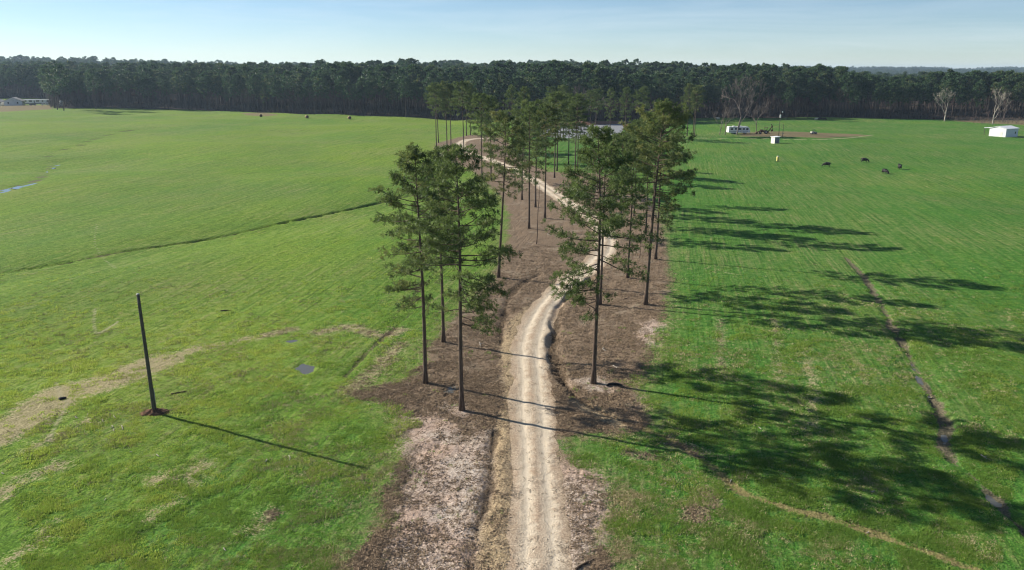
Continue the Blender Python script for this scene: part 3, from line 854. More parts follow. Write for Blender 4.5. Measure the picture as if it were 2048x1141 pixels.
# (base pixel, top pixel y, variant, rotation deg, lean deg (+ = towards +x), label)
AV = [((851, 766), 300, 0, 0, 0, 'tall pine at the straw edge with long sparse limbs reaching over the field'),
      ((887, 686), 303, 1, 40, 0, 'pine set back between two taller pines at the grass edge, dark narrow trunk'),
      ((924, 822), 297, 2, 0, -0.5, 'pine on a pale sandy root mound beside the lane, long limbs towards the lane'),
      ((1187, 767), 260, 3, 0, 1.2, 'tall pine on a pale sand patch beside the ditch, wide low limbs over the lane'),
      ((1200, 610), 272, 4, 60, 1.0, 'pine right behind the sand-patch pine at the ditch bend'),
      ((1255, 557), 282, 9, 120, 1.0, 'slender pine between the lane bend and the bank edge'),
      ((1291, 610), 208, 5, 0, 2.0, 'tall lopsided pine at the green field edge with far reaching upper limbs'),
      ((1311, 519), 225, 6, 200, 1.0, 'pine at the green field edge casting a long thin shadow onto the grass'),
      ((1291, 466), 232, 7, 30, 0.5, 'pine standing at the outer edge of the bank past the lane bend'),
      ((1241, 452), 268, 8, 90, 0, 'pine beside the pale lane where it bends behind the crowns'),
      ((1268, 432), 246, 6, 280, 0.6, 'pine behind the lopsided pine at the outer bank edge'),
      ((1304, 440), 240, 8, 165, 0.4, 'pine at the outer bank edge beyond the long-shadow pine'),
      ((1262, 402), 256, 7, 55, 0, 'pine at the brown bank corner past the lane bend'),
      ((997, 555), 232, 7, 150, 3.2, 'leaning pine on the brown bank opposite the lane bend'),
      ((1058, 458), 215, 9, 10, 0, 'dense dark pine on the brown slope beside the leaning pine'),
      ((1090, 437), 212, 8, 210, -0.5, 'pine beside the lane with a clean straight trunk above brown straw'),
      ((1071, 415), 205, 6, 70, 0.3, 'pine between the lane and the dense dark pine'),
      ((1044, 400), 205, 7, 250, 0, 'pine near the lane half covered by the leaning pine crown'),
      ((982, 362), 192, 4, 130, 0, 'pine on the brown bank where the lane starts its far bend'),
      ((964, 377), 190, 8, 330, 0, 'slim pine at the grass edge before the far lane bend'),
      ((1109, 356), 188, 6, 20, 0.3, 'pine at the brown straw corner by the inner green meadow'),
      ((1114, 342), 186, 8, 140, 0.2, 'pine twinned with its neighbour at the inner green meadow corner'),
      ((1137, 330), 190, 9, 220, 0, 'slender pine standing in the inner green meadow'),
      ((1150, 348), 192, 7, 310, 0.5, 'straight pine at the inner meadow edge before the pond'),
      ((1155, 345), 190, 1, 100, 0.5, 'pine touching the straight pine at the inner meadow edge'),
      ((873, 298), 168, 6, 0, 0, 'outermost pine of the clump by the far lane bend, beside the open pasture'),
      ((877, 286), 172, 8, 45, -1.0, 'slightly tilted pine tucked behind the outermost pine of the far clump'),
      ((894, 296), 166, 7, 90, 0, 'pine in the far clump, first of a close pair'),
      ((902, 296), 170, 6, 180, 0, 'pine in the far clump, second of a close pair'),
      ((928, 318), 165, 8, 20, 0, 'pine rising through the far lane bend between the wheel tracks and grass'),
      ((933, 272), 165, 7, 270, 0, 'pine behind the far lane bend, beside the bright grass'),
      ((941, 271), 168, 6, 300, 0, 'pine behind the far lane bend, twin of its neighbour'),
      ((1025, 300), 172, 1, 60, 0, 'pine on the brown ground inside the far lane bend'),
      ((1048, 318), 176, 9, 260, 0, 'pine on the brown slope inside the far lane bend'),
      ((1104, 275), 175, 8, 10, 0, 'pine on the grassy pond shore beside the narrow water end'),
      ((1121, 275), 172, 6, 80, 0, 'first of two pines standing close on the pond shore'),
      ((1127, 276), 174, 7, 190, 0, 'second of two pines standing close on the pond shore'),
      ((1180, 275), 182, 8, 320, 0, 'pine on the shore in front of the open pond water'),
      ((1191, 268), 180, 6, 35, 0.4, 'pine rising out of the middle of the pond shore'),
      ((1220, 262), 178, 9, 75, 0, 'slender pine before the red clay bank of the pond'),
      ((1250, 276), 175, 4, 230, 0, 'pine at the pond end nearest the trailer clearing'),
      ((1284, 280), 176, 7, 15, 0, 'pine between the pond and the open green pasture'),
      ((1374, 272), 168, 4, 115, 0, 'stout pine by the dirt track, alone beside a close pair'),
      ((1386, 272), 172, 8, 205, 0.3, 'pine by the dirt track, paler of a close pair'),
      ((1389, 274), 174, 7, 305, -0.3, 'pine by the dirt track, darker of a close pair')]
for i, ((u, v), tv, var, rz, lean, lab) in enumerate(AV):
    x, y, z = at(u, v)
    dep = PITCH - math.atan((570.5 - tv) / FPX)
    dist = math.hypot(x * 0.15, y)
    Ht = CAMZ - z - y * math.tan(dep)
    m = hero(var, **VAR[var])
    plant_tree('pine_tree', m, lab, 'pine tree', (x, y, z), R(rz), max(0.75, Ht / 22.0), (0, R(lean)) if rz == 0 else (0, 0), 'pines along the farm lane')
    if rz and lean:
        o = [q for q in bpy.data.objects if q.name.startswith('pine_tree')][-1]
        o.rotation_mode = 'XYZ'
        q = Matrix.Rotation(R(lean), 4, 'Y') @ Matrix.Rotation(R(rz), 4, 'Z')
        o.rotation_euler = q.to_euler()

# thin dead stem and sapling
def stem(label, u, v, H, r, lean):
    x, y, z = at(u, v)
    o = thing('dead_stem', label, 'dead tree', (x, y, z))
    w = MB()
    t = np.linspace(0, 1, 9)
    w.tube(np.c_[lean * t + 0.05 * np.sin(t * 9), 0.05 * np.cos(t * 7), -0.2 + t * H], r * (1 - 0.75 * t) + 0.01, 6)
    w.build('trunk', M_BARK, o, True)
    rr = np.random.default_rng(u)
    for k in range(8):
        tt = rr.uniform(0.35, 0.98); a = rr.uniform(0, 6.28); L = rr.uniform(0.2, 0.8)
        p = np.array([lean * tt, 0, -0.2 + tt * H])
        MB().tube(np.array([p, p + np.array([math.cos(a), math.sin(a), 0.25]) * L]), [0.014, 0.005], 4).build('branch', M_BARK, o)
stem('thin leafless stem rising from brown straw beside the lane', 1073, 489, 10.5, 0.085, 0.45)
stem('short leafless sapling on the bank between tall pines', 1279, 516, 4.6, 0.05, 0.15)

# bare hardwoods
BARE = [bare_meshes('bare_a', M_GREYBARK, seed=3, H=17, r0=0.17, spread=0.40, levels=7, kids=(2, 3), twig=0.020, first=0.27),
        bare_meshes('bare_b', M_GREYBARK, seed=4, H=12, r0=0.18, spread=0.62, levels=5, kids=(3, 3), twig=0.014),
        bare_meshes('bare_c', M_GREYBARK, seed=8, H=14, r0=0.16, spread=0.42, levels=5, kids=(3, 3), twig=0.014)]
PALE = [bare_meshes('pale_a', M_PALEBARK, seed=21, H=16, r0=0.36, spread=0.50, levels=6, kids=(2, 3), twig=0.022, first=0.42),
        bare_meshes('pale_b', M_PALEBARK, seed=24, H=16, r0=0.30, spread=0.42, levels=6, kids=(2, 3), twig=0.022, first=0.45)]
def px_h(u, v, tv):
    x, y, z = at(u, v)
    return CAMZ - z - y * math.tan(PITCH - math.atan((570.5 - tv) / FPX))
for u, v, tv, mm, base, rz, name, lab in [
        (1473, 270, 148, BARE[0], 17, 20, 'bare_tree', 'big leafless grey tree with a wide twiggy crown in front of the camper'),
        (1439, 270, 190, BARE[2], 14, 70, 'bare_tree', 'leafless grey tree just past the rear of the camper'),
        (1450, 270, 205, BARE[1], 12, 130, 'bare_tree', 'small leafless tree close against the camper rear'),
        (1512, 266, 196, BARE[1], 12, 200, 'bare_tree', 'leafless tree between the camper and the rusty digger'),
        (1889, 243, 174, PALE[0], 16, 10, 'pale_bare_tree', 'white-barked leafless tree with a round crown alone at the pasture edge'),
        (1985, 250, 172, PALE[1], 16, 80, 'pale_bare_tree', 'white-barked leafless tree with a tall narrow crown behind the white barn'),
        (2004, 247, 196, BARE[2], 14, 30, 'bare_tree', 'slight leafless tree in the brown brush behind the barn roof'),
        (1090, 300, 200, BARE[0], 17, 160, 'bare_tree', 'leafless twiggy tree among the pines near the pond end'),
        (1165, 262, 168, BARE[0], 17, 250, 'bare_tree', 'leafless tree with a reddish grey crown at the pond shore')]:
    x, y, z = at(u, v)
    plant_tree(name, mm, lab, 'bare tree', (x, y, z), R(rz), px_h(u, v, tv) / base)

# the edge of the wood: individual trees, then the mass behind
FARP = [pine_meshes('wood_pine_%d' % i, M_BARK_FAR, M_NEEDLE_FAR, seed=40 + i, H=26, cb=c, RR=rr, nl=32, sub=4, nn=8, length=1.10, width=0.26, r0=0.21, sides=5, gap=0.9, limb_sides=3, far=True, dead=5)
        for i, (c, rr) in enumerate([(0.52, 4.3), (0.58, 3.9), (0.45, 5.0), (0.63, 3.6), (0.42, 4.5)])]
FARB = [bare_meshes('wood_bare_%d' % i, m, seed=60 + i, H=18, r0=0.15, spread=0.38, levels=4, kids=(3, 3), twig=0.03, first=0.4) for i, m in enumerate([M_WOODGREY, M_BRUSH, M_WOODGREY])]
rw = np.random.default_rng(5)
def wood_place(x, y):
    t = x / y
    return ('near the white houses' if t < -0.5 else 'behind the hay bales' if t < -0.12 else 'behind the pond' if t < 0.17 else 'behind the camper clearing' if t < 0.44 else 'behind the white barn')
PINE_LOOK = ['full mid-height crown', 'narrow high crown', 'broad deep crown', 'small tufted top crown', 'low-reaching crown']
BARE_LOOK = ['thin leafless grey tree', 'thin leafless reddish-brown tree', 'forked leafless grey tree']
# walk along the edge in plan
seg = np.hypot(*np.diff(EDGE, axis=0).T); cs = np.r_[0, np.cumsum(seg)]
cand = []
for row, (off, stp) in enumerate([(1.5, 6.2), (6.0, 6.0), (11.0, 6.4)]):
    s = 0.0
    while s < cs[-1]:
        s += stp * rw.uniform(0.55, 1.45)
        x = float(np.interp(s, cs, EDGE[:, 0])) + rw.normal() * 0.8; y = float(np.interp(s, cs, EDGE[:, 1])) + off + rw.normal() * 1.6
        if abs(x / y) < 0.665 and not (-0.62 > x / y > -0.66 and False):
            cand.append((row, x, y))
pines = [c for c in cand]
rw.shuffle(pines)
pines.sort(key=lambda c: c[0])
np_, nb_ = 0, 0
for row, x, y in pines:
    z = float(gz(x, y))
    if rw.uniform() < (0.34 if row == 0 else 0.14) and nb_ < 110:
        k = int(rw.integers(0, 3))
        plant_tree('edge_bare_tree', FARB[k], BARE_LOOK[k] + ' at the wood edge ' + wood_place(x, y), 'bare tree', (x, y, z), rw.uniform(0, 6.28), rw.uniform(0.6, 1.1), group='leafless trees at the wood edge'); nb_ += 1
    elif np_ < 290:
        k = int(rw.integers(0, 5))
        plant_tree('edge_pine_tree', FARP[k], 'pine with ' + PINE_LOOK[k] + ' in the wood edge ' + wood_place(x, y), 'pine tree', (x, y, z), rw.uniform(0, 6.28), rw.uniform(0.70, 1.06) * (1 - 0.14 * float(sstep(0.36, 0.48, x / y))), group='pines at the wood edge'); np_ += 1

for u, v, tv, k, lab in [(1840, 238, 170, 2, 'lone pine standing out of the dark wood beside the white-barked tree'), (1574, 240, 176, 0, 'light green pine in front of the dark wood behind the pole lamp'),
                         (115, 220, 133, 4, 'first of two big pines at the pasture corner beside the white houses'), (128, 222, 131, 2, 'second of two big pines at the pasture corner beside the white houses'),
                         (192, 219, 140, 2, 'broad pine at the wood corner past the white houses'), (300, 219, 138, 4, 'low-crowned yellow-green pine at the shaded wood edge')]:
    plant_tree('edge_pine_tree', FARP[k], lab, 'pine tree', at(u, v), rw.uniform(0, 6), px_h(u, v, tv) / 26)

def instancer(name, pts, rot, scl, idx, protos, label, cat):
    """points carrying copies of a few plants: for what nobody could count"""
    cl = bpy.data.collections.new(name + '_kinds')
    for i, p in enumerate(protos):
        o = bpy.data.objects.new('%s_kind_%02d' % (name, i), p); cl.objects.link(o)
    me = bpy.data.meshes.new(name)
    me.vertices.add(len(pts)); me.vertices.foreach_set('co', np.asarray(pts, np.float32).ravel())
    a = me.attributes.new('turn', 'FLOAT_VECTOR', 'POINT'); a.data.foreach_set('vector', np.asarray(rot, np.float32).ravel())
    a = me.attributes.new('size', 'FLOAT_VECTOR', 'POINT'); a.data.foreach_set('vector', np.asarray(scl, np.float32).ravel())
    a = me.attributes.new('kind_index', 'INT', 'POINT'); a.data.foreach_set('value', np.asarray(idx, np.int32))
    o = link(name, me)
    ng = bpy.data.node_groups.new(name, 'GeometryNodeTree')
    ng.interface.new_socket('Geometry', in_out='INPUT', socket_type='NodeSocketGeometry')
    ng.interface.new_socket('Geometry', in_out='OUTPUT', socket_type='NodeSocketGeometry')
    gi = ng.nodes.new('NodeGroupInput'); go = ng.nodes.new('NodeGroupOutput')
    iop = ng.nodes.new('GeometryNodeInstanceOnPoints'); ci = ng.nodes.new('GeometryNodeCollectionInfo')
    ci.inputs['Collection'].default_value = cl; ci.inputs['Separate Children'].default_value = True; ci.inputs['Reset Children'].default_value = True
    def na(nm, ty):
        n = ng.nodes.new('GeometryNodeInputNamedAttribute'); n.data_type = ty; n.inputs['Name'].default_value = nm; return n.outputs[0]
    L = ng.links.new
    L(gi.outputs[0], iop.inputs['Points']); L(ci.outputs[0], iop.inputs['Instance'])
    iop.inputs['Pick Instance'].default_value = True
    L(na('kind_index', 'INT'), iop.inputs['Instance Index'])
    e2r = ng.nodes.new('FunctionNodeEulerToRotation'); L(na('turn', 'FLOAT_VECTOR'), e2r.inputs[0]); L(e2r.outputs[0], iop.inputs['Rotation'])
    L(na('size', 'FLOAT_VECTOR'), iop.inputs['Scale'])
    L(iop.outputs[0], go.inputs[0])
    md = o.modifiers.new('scatter', 'NODES'); md.node_group = ng
    return tag(o, label, cat, kind='stuff')

def join_meshes(ms, name):
    bm = bmesh.new()
    out = bpy.data.meshes.new(name)
    mats = []
    for m in ms:
        k = len(bm.faces)
        bm.from_mesh(m); bm.faces.ensure_lookup_table()
        if m.materials[0] not in mats: mats.append(m.materials[0])
        mi = mats.index(m.materials[0])
        for f in bm.faces[k:]: f.material_index = mi
    bm.to_mesh(out); bm.free()
    for m in mats: out.materials.append(m)
    return out

def scatter_wood():
    r = np.random.default_rng(91)
    X, Y, S = [], [], []
    def band(y0, y1, per, s0, s1, tmax=0.74, keep=None):
        n = int((y1 * y1 - y0 * y0) * tmax / per)
        y = np.sqrt(r.uniform(y0 * y0, y1 * y1, n)); x = r.uniform(-tmax, tmax, n) * y
        ey = edge_y(x, y)
        dd = y - ey
        m = keep(x, y, dd)
        X.append(x[m]); Y.append(y[m]); S.append(r.uniform(s0, s1, m.sum()))
    band(440, 950, 44, 0.74, 1.06, keep=lambda x, y, d: (d > 15) & (d < 130))
    band(520, 1300, 100, 0.74, 1.12, keep=lambda x, y, d: (d >= 130))
    band(1300, 2300, 190, 0.8, 1.15, keep=lambda x, y, d: d > 0)
    band(2300, 4600, 520, 0.8, 1.15, keep=lambda x, y, d: d > 0)
    x, y, s = map(np.concatenate, (X, Y, S))
    n = len(x)
    idx = r.integers(0, 5, n)
    hw = vn(x, y, 60, 95)
    b = r.uniform(0, 1, n) < np.where(hw > 0.58, 0.34, 0.08)
    idx[b] = 5 + r.integers(0, 3, b.sum())
    s = s * np.where(b, 1.12, 1.0) * (0.70 + 0.34 * vn(x, y, 40, 97) + 0.26 * vn(x, y, 140, 98)) * (1 - 0.16 * sstep(0.36, 0.48, x / y))
    z = gz(x, y)
    rot = np.c_[np.zeros(n), np.zeros(n), r.uniform(0, 6.28, n)]
    w = s * r.uniform(0.95, 1.3, n)
    instancer('forest', np.c_[x, y, z], rot, np.c_[w, w, s], idx, [join_meshes(p, 'wood_tree') for p in FARP + FARB],
              'dense dark pine forest filling the land beyond the pasture', 'forest')
    # scrub under the wood edge and the brown brush by the barn
    n = 1500
    s = r.uniform(0, cs[-1], n)
    x = np.interp(s, cs, EDGE[:, 0]) + r.normal(size=n); y = np.interp(s, cs, EDGE[:, 1]) + r.uniform(-1.0, 16, n)
    nb = 420
    bx, by = np.empty(nb), np.empty(nb)
    for i in range(nb):
        u = r.uniform(1905, 2120); v = r.uniform(239, 250.5 if u > 1950 else 245)
        bx[i], by[i] = gp(u, v)
    lx, ly = np.empty(160), np.empty(160)
    for i in range(160):
        lx[i], ly[i] = gp(r.uniform(100, 270), r.uniform(213.5, 218))
    x = np.r_[x, bx, lx]; y = np.r_[y, by, ly]
    m = np.abs(x / y) < 0.75; x, y = x[m], y[m]; n = len(x)
    sc = r.uniform(0.10, 0.26, n)
    sc[-(nb + 160):] = r.uniform(0.06, 0.15, nb + 160)
    instancer('undergrowth', np.c_[x, y, gz(x, y)], np.c_[r.normal(size=n) * 0.15, r.normal(size=n) * 0.15, r.uniform(0, 6.28, n)],
              np.c_[sc * 1.6, sc * 1.6, sc], r.integers(0, 3, n), [join_meshes(p, 'brush') for p in FARB], 'brown leafless brush along the foot of the wood', 'brush')
scatter_wood()

# ------------------------------------------------------------------ grass and litter
def tuft(seed, n, h, w, spread, lean=0.5):
    r = np.random.default_rng(seed)
    V = []; 
    for i in range(n):
        a = r.uniform(0, 6.28); b = r.uniform(0, 6.28)
        p = np.array([math.cos(a), math.sin(a), 0]) * spread * math.sqrt(r.uniform())
        s = np.array([math.cos(b), math.sin(b), 0]) * w * r.uniform(0.6, 1.2)
        l = h * r.uniform(0.6, 1.15)
        tp = p + np.array([r.normal() * lean * l * 0.6, r.normal() * lean * l * 0.6, l])
        V += [p - s - [0, 0, 0.02], p + s - [0, 0, 0.02], tp]
    return np.array(V), np.arange(n * 3).reshape(-1, 3)

def scatter_ground():
    r = np.random.default_rng(17)
    protos = []
    for i in range(9):                       # three tones x three sizes
        V, T = tuft(100 + i, 16, [0.10, 0.13, 0.17][i % 3], 0.022, [0.16, 0.20, 0.24][i % 3])
        me = mesh_np('tuft', V, [T], False, {'tone': np.full(len(V), [0.1, 0.5, 0.9][i // 3])}); me.materials.append(M_BLADE)
        protos.append(me)
    dryb = simple('dead_blades', (0.50, 0.43, 0.24), (0.36, 0.30, 0.16), 5, 0.8)
    for i in range(2):
        V, T = tuft(120 + i, 14, 0.12, 0.020, 0.22, 0.9)
        me = mesh_np('dead_tuft', V, [T]); me.materials.append(dryb); protos.append(me)
    n = 330000
    y0, y1 = 37.0, 125.0
    y = 1 / (1 / y0 - r.uniform(0, 1, n) * (1 / y0 - 1 / y1))          # denser near the lane foot, thinner away
    x = r.uniform(-0.70, 0.70, n) * y
    f = features(x, y)
    edge = (vn(x, y, 4.5, 201) - 0.5) * 3.0 + (fbm(x, y, 0.9, 203, 2) - 0.5) * 3.0
    inside = np.maximum(f['straw'], np.maximum(f['dirt'], f['sand'])) + edge * 0.9
    p = np.where(inside > 0.25, 0.03, 1.0)
    p *= np.where(np.maximum(np.maximum(f['dark'], f['mud']), f['och2']) > 0.35, 0.06, 1)
    p *= np.where(f['dry'] + edge > 0.2, 0.35, 1) * np.where(f['trail'] > -0.05, 0.2, 1) * np.where(f['road'] < 2.4, 0.0, 1) * np.where(f['pool'] > -0.35, 0.0, 1)
    p *= (0.06 + 0.50 * sstep(0.38, 0.66, fbm(x, y, 1.4, 207, 3))) * (1 - sstep(70, 122, y))
    m = r.uniform(0, 1, n) < p
    x, y = x[m], y[m]; n = m.sum()
    tone = np.clip(f['tone'][m] + (vn(x, y, 3.0, 211) - 0.5) * 0.9 + r.normal(size=n) * 0.2, 0, 0.999)
    k = (tone * 3).astype(int) * 3 + r.integers(0, 3, n)
    dd = r.uniform(0, 1, n) < 0.06 + 0.40 * sstep(0.46, 0.68, fbm(x, y, 6.0, 215, 3)) + 0.5 * (inside[m] > -1.6)
    k[dd] = 9 + r.integers(0, 2, dd.sum())
    s = (0.45 + 0.75 * vn(x, y, 2.0, 213)) * r.uniform(0.7, 1.2, n) * (0.8 + y / 140)
    instancer('grass', np.c_[x, y, gz(x, y)], np.c_[np.zeros(n), np.zeros(n), r.uniform(0, 6.28, n)], np.c_[s * 1.25, s * 1.25, s * 0.8], k, protos,
              'short green winter grass covering both fields', 'grass')
    # sticks, cones and clods of pine litter on the banks
    pr = []
    for i in range(5):
        b = MB(); q = np.random.default_rng(300 + i)
        for _ in range(7):
            a = q.uniform(0, 6.28); L = q.uniform(0.10, 0.34); c = np.array([q.normal() * 0.22, q.normal() * 0.22, 0.02])
            d = np.array([math.cos(a), math.sin(a), q.uniform(-0.1, 0.35)]) * L
            b.tube(np.array([c - d * 0.5, c + d * 0.5]), [0.016, 0.010], 3, False)
        for _ in range(3):
            c = np.array([q.normal() * 0.2, q.normal() * 0.2, 0.015]); b.box(c, (q.uniform(0.05, 0.12), q.uniform(0.05, 0.12), q.uniform(0.04, 0.09)), q.uniform(0, 3), 0.5)
        pr.append(b.mesh('litter', M_LITTER))
    n = 120000
    y = 1 / (1 / 37.0 - r.uniform(0, 1, n) * (1 / 37.0 - 1 / 130.0)); x = r.uniform(-0.35, 0.35, n) * y
    f = features(x, y)
    ins = np.maximum(f['straw'], f['sand']) + (vn(x, y, 4.5, 201) - 0.5) * 3.0
    p = np.where(ins > 0.2, 0.35 + 0.65 * sstep(0.4, 0.6, fbm(x, y, 2.0, 221, 2)), 0.0) * np.where(f['road'] < 2.1, 0, 1) * np.where(f['sand'] > -0.3, 0.16, 1) * np.where(f['ochre'] > -0.2, 0.12, 1)
    p = np.maximum(p, np.where(f['dry'] > 0.0, 0.22, 0))
    m = r.uniform(0, 1, n) < p
    x, y = x[m], y[m]; n = m.sum(); s = r.uniform(0.5, 1.15, n)
    instancer('litter', np.c_[x, y, gz(x, y)], np.c_[r.normal(size=n) * 0.1, r.normal(size=n) * 0.1, r.uniform(0, 6.28, n)], np.c_[s, s, s], r.integers(0, 5, n), pr,
              'brown pine straw, sticks and clods strewn on the banks', 'litter')
scatter_ground()

def scatter_gravel():
    r = np.random.default_rng(23)
    M = simple('road_stone', (0.52, 0.44, 0.33), (0.24, 0.185, 0.125), 9, 0.9)
    pr = []
    for i in range(4):
        b = MB(); q = np.random.default_rng(400 + i)
        for _ in range(5):
            b.box((q.normal() * 0.16, q.normal() * 0.16, 0.012), (q.uniform(0.03, 0.085), q.uniform(0.03, 0.085), q.uniform(0.025, 0.06)), q.uniform(0, 3), 0.55)
        pr.append(b.mesh('stones', M))
    n = 60000
    y = 1 / (1 / 36.0 - r.uniform(0, 1, n) * (1 / 36.0 - 1 / 120.0)); x = r.uniform(-0.08, 0.20, n) * y
    d = dist_line(x, y, ROAD)
    side = np.abs(d - 0.78)
    p = np.where(d < 2.5, 0.01 + 0.16 * sstep(0.15, 0.6, side), 0.0) * (0.3 + 0.7 * sstep(0.4, 0.65, fbm(x, y, 1.5, 231, 2)))
    m = r.uniform(0, 1, n) < p
    x, y, d = x[m], y[m], d[m]; n = len(x); s = r.uniform(0.4, 0.95, n)
    z = gz(x, y) + 0.10 * (1 - sstep(0.8, 2.1, d))
    instancer('gravel', np.c_[x, y, z], np.c_[np.zeros(n), np.zeros(n), r.uniform(0, 6.28, n)], np.c_[s, s, s], r.integers(0, 4, n), pr,
              'loose stones and clods strewn over the sandy lane', 'gravel')
scatter_gravel()

# ------------------------------------------------------------------ poles
def utility_pole():
    x, y, z = at(309, 826)
    o = thing('utility_pole', 'bare wooden utility pole rising from a dirt mound in the pasture', 'pole', (x, y, z), 0)
    H = px_h(309, 826, 590)
    t = np.linspace(0, 1, 10)
    MB().tube(np.c_[-0.12 * t, 0.02 * np.sin(t * 5), -0.4 + t * (H + 0.4)], 0.17 - 0.05 * t, 12).build('shaft', M_POLE, o, True)
    MB().tube([(-0.12, 0, H - 0.02), (-0.12, 0, H + 0.10)], [0.135, 0.10], 12).build('cap', M_STEEL, o, True)
    MB().tube([(0.19, 0, 0.1), (0.19, 0, 2.2)], 0.025, 6).build('ground_wire_guard', M_STEEL, o, True)
    r = np.random.default_rng(2)
    m = MB(); nth, nr = 22, 7
    V = [(0, 0, 0.42)]
    for i in range(1, nr):
        f = i / (nr - 1)
        for k in range(nth):
            a = 6.283 * k / nth
            rr = 0.95 * f * (1 + 0.25 * math.sin(2 * a + 1) + r.normal() * 0.06)
            V.append((rr * math.cos(a) * 1.15, rr * math.sin(a), 0.40 * (1 - f ** 1.4) - (0.08 if i == nr - 1 else 0) + r.normal() * 0.035))
    Q, T = [], [(0, 1 + k, 1 + (k + 1) % nth) for k in range(nth)]
    for i in range(nr - 2):
        for k in range(nth):
            a = 1 + i * nth; b = a + nth
            Q.append((a + k, b + k, b + (k + 1) % nth, a + (k + 1) % nth))
    m.add(V, Q, T)
    d = m.build('dirt_mound', M_CLAY, None, False); d.location = (x, y, z)
    tag(d, 'small mound of reddish turned earth around the pole foot', 'mound')
utility_pole()

def lamp_pole():
    x, y, z = at(1557, 275)
    o = thing('lamp_pole', 'slim yard light pole with pale lamp head beside the bare dirt', 'lamp pole', (x, y, z))
    H = px_h(1557, 275, 222)
    MB().tube([(0, 0, -0.4), (0.05, 0, H)], [0.13, 0.085], 8).build('shaft', M_POLE, o, True)
    MB().tube([(0.05, 0, H - 0.9), (0.4, -0.1, H - 0.45), (0.75, -0.2, H - 0.35)], 0.035, 6).build('bracket', M_STEEL, o, True)
    MB().tube([(0.75, -0.2, H - 0.75), (0.75, -0.2, H - 0.45), (0.75, -0.2, H - 0.2)], [0.26, 0.20, 0.06], 10).build('lamp_head', M_WHITE, o, True)
    MB().box((0, -0.22, H - 2.2), (0.45, 0.35, 1.2)).build('meter_box', M_WHITE, o)
    x, y, z = at(1565, 275)
    p = thing('service_post', 'short weathered service post next to the yard light pole', 'post', (x, y, z))
    MB().tube([(0, 0, -0.3), (0.03, 0, 5.6)], [0.11, 0.08], 8).build('shaft', M_POLE, p, True)
    MB().box((0, -0.17, 1.6), (0.4, 0.2, 0.6)).build('meter_box', M_GREYPAINT, p)
lamp_pole()

# ------------------------------------------------------------------ wheels, camper, digger, carts
def wheel(parent, c, r, w, name='wheel'):
    o = MB().tube([(c[0], c[1] - w / 2, c[2]), (c[0], c[1] - w / 2 + 0.04, c[2]), (c[0], c[1] + w / 2 - 0.04, c[2]), (c[0], c[1] + w / 2, c[2])], [r * 0.88, r, r, r * 0.88], 16).build(name, M_RUBBER, parent, False)
    MB().tube([(c[0], c[1] - w / 2 - 0.012, c[2]), (c[0], c[1] + w / 2 + 0.012, c[2])], r * 0.52, 12).build('rim', M_STEEL, o, False)
    return o

def camper():
    x, y, z = at(1476, 268)
    o = thing('camper_motorhome', 'white motorhome parked behind a big leafless tree', 'motorhome', (x, y, z), R(8))
    L = 10.2
    prof = [(-L / 2, 0.75), (-L / 2 + 0.1, 3.15), (-L / 2 + 0.5, 3.3), (L / 2 - 1.3, 3.3), (L / 2 - 0.55, 2.9), (L / 2 - 0.05, 1.6), (L / 2 + 0.1, 1.4), (L / 2 + 0.1, 0.55), (L / 2 - 0.7, 0.55), (-L / 2 + 0.4, 0.6)]
    b = MB().prism(prof, -1.22, 1.22).build('body', M_WHITE, o)
    for cx, w, h, cz in [(-3.6, 1.2, 0.75, 2.2), (-1.7, 0.9, 0.7, 2.25), (0.2, 1.4, 0.8, 2.2), (2.1, 0.9, 0.75, 2.2), (3.75, 1.1, 0.85, 2.15)]:
        for s in (-1, 1):
            MB().box((cx, s * 1.225, cz), (w, 0.03, h)).build('window', M_GLASS, o)
    MB().prism([(L / 2 - 0.62, 2.78), (L / 2 - 0.58, 2.80), (L / 2 - 0.08, 1.66), (L / 2 - 0.12, 1.62)], -1.08, 1.08).build('windshield', M_GLASS, o).location.x = 0.035
    MB().box((1.25, -1.235, 1.72), (0.72, 0.035, 1.95)).build('door', M_CREAM, o)
    MB().box((-0.3, -1.232, 1.22), (L - 1.2, 0.02, 0.22)).build('stripe', M_GREYPAINT, o)
    for cx in (-2.2, 0.9):
        MB().box((cx, 0, 3.43), (1.1, 0.8, 0.28), 0, 0.85).build('roof_unit', M_WHITE, o)
    MB().tube([(-4.3, -1.3, 3.05), (0.2, -1.3, 3.05)], 0.07, 8).build('awning_roll', M_GREYPAINT, o)
    for cx in (-2.5, -1.65, 3.1):
        for s in (-1, 1):
            wheel(o, (cx, s * 1.05, 0.46), 0.46, 0.28)
camper()

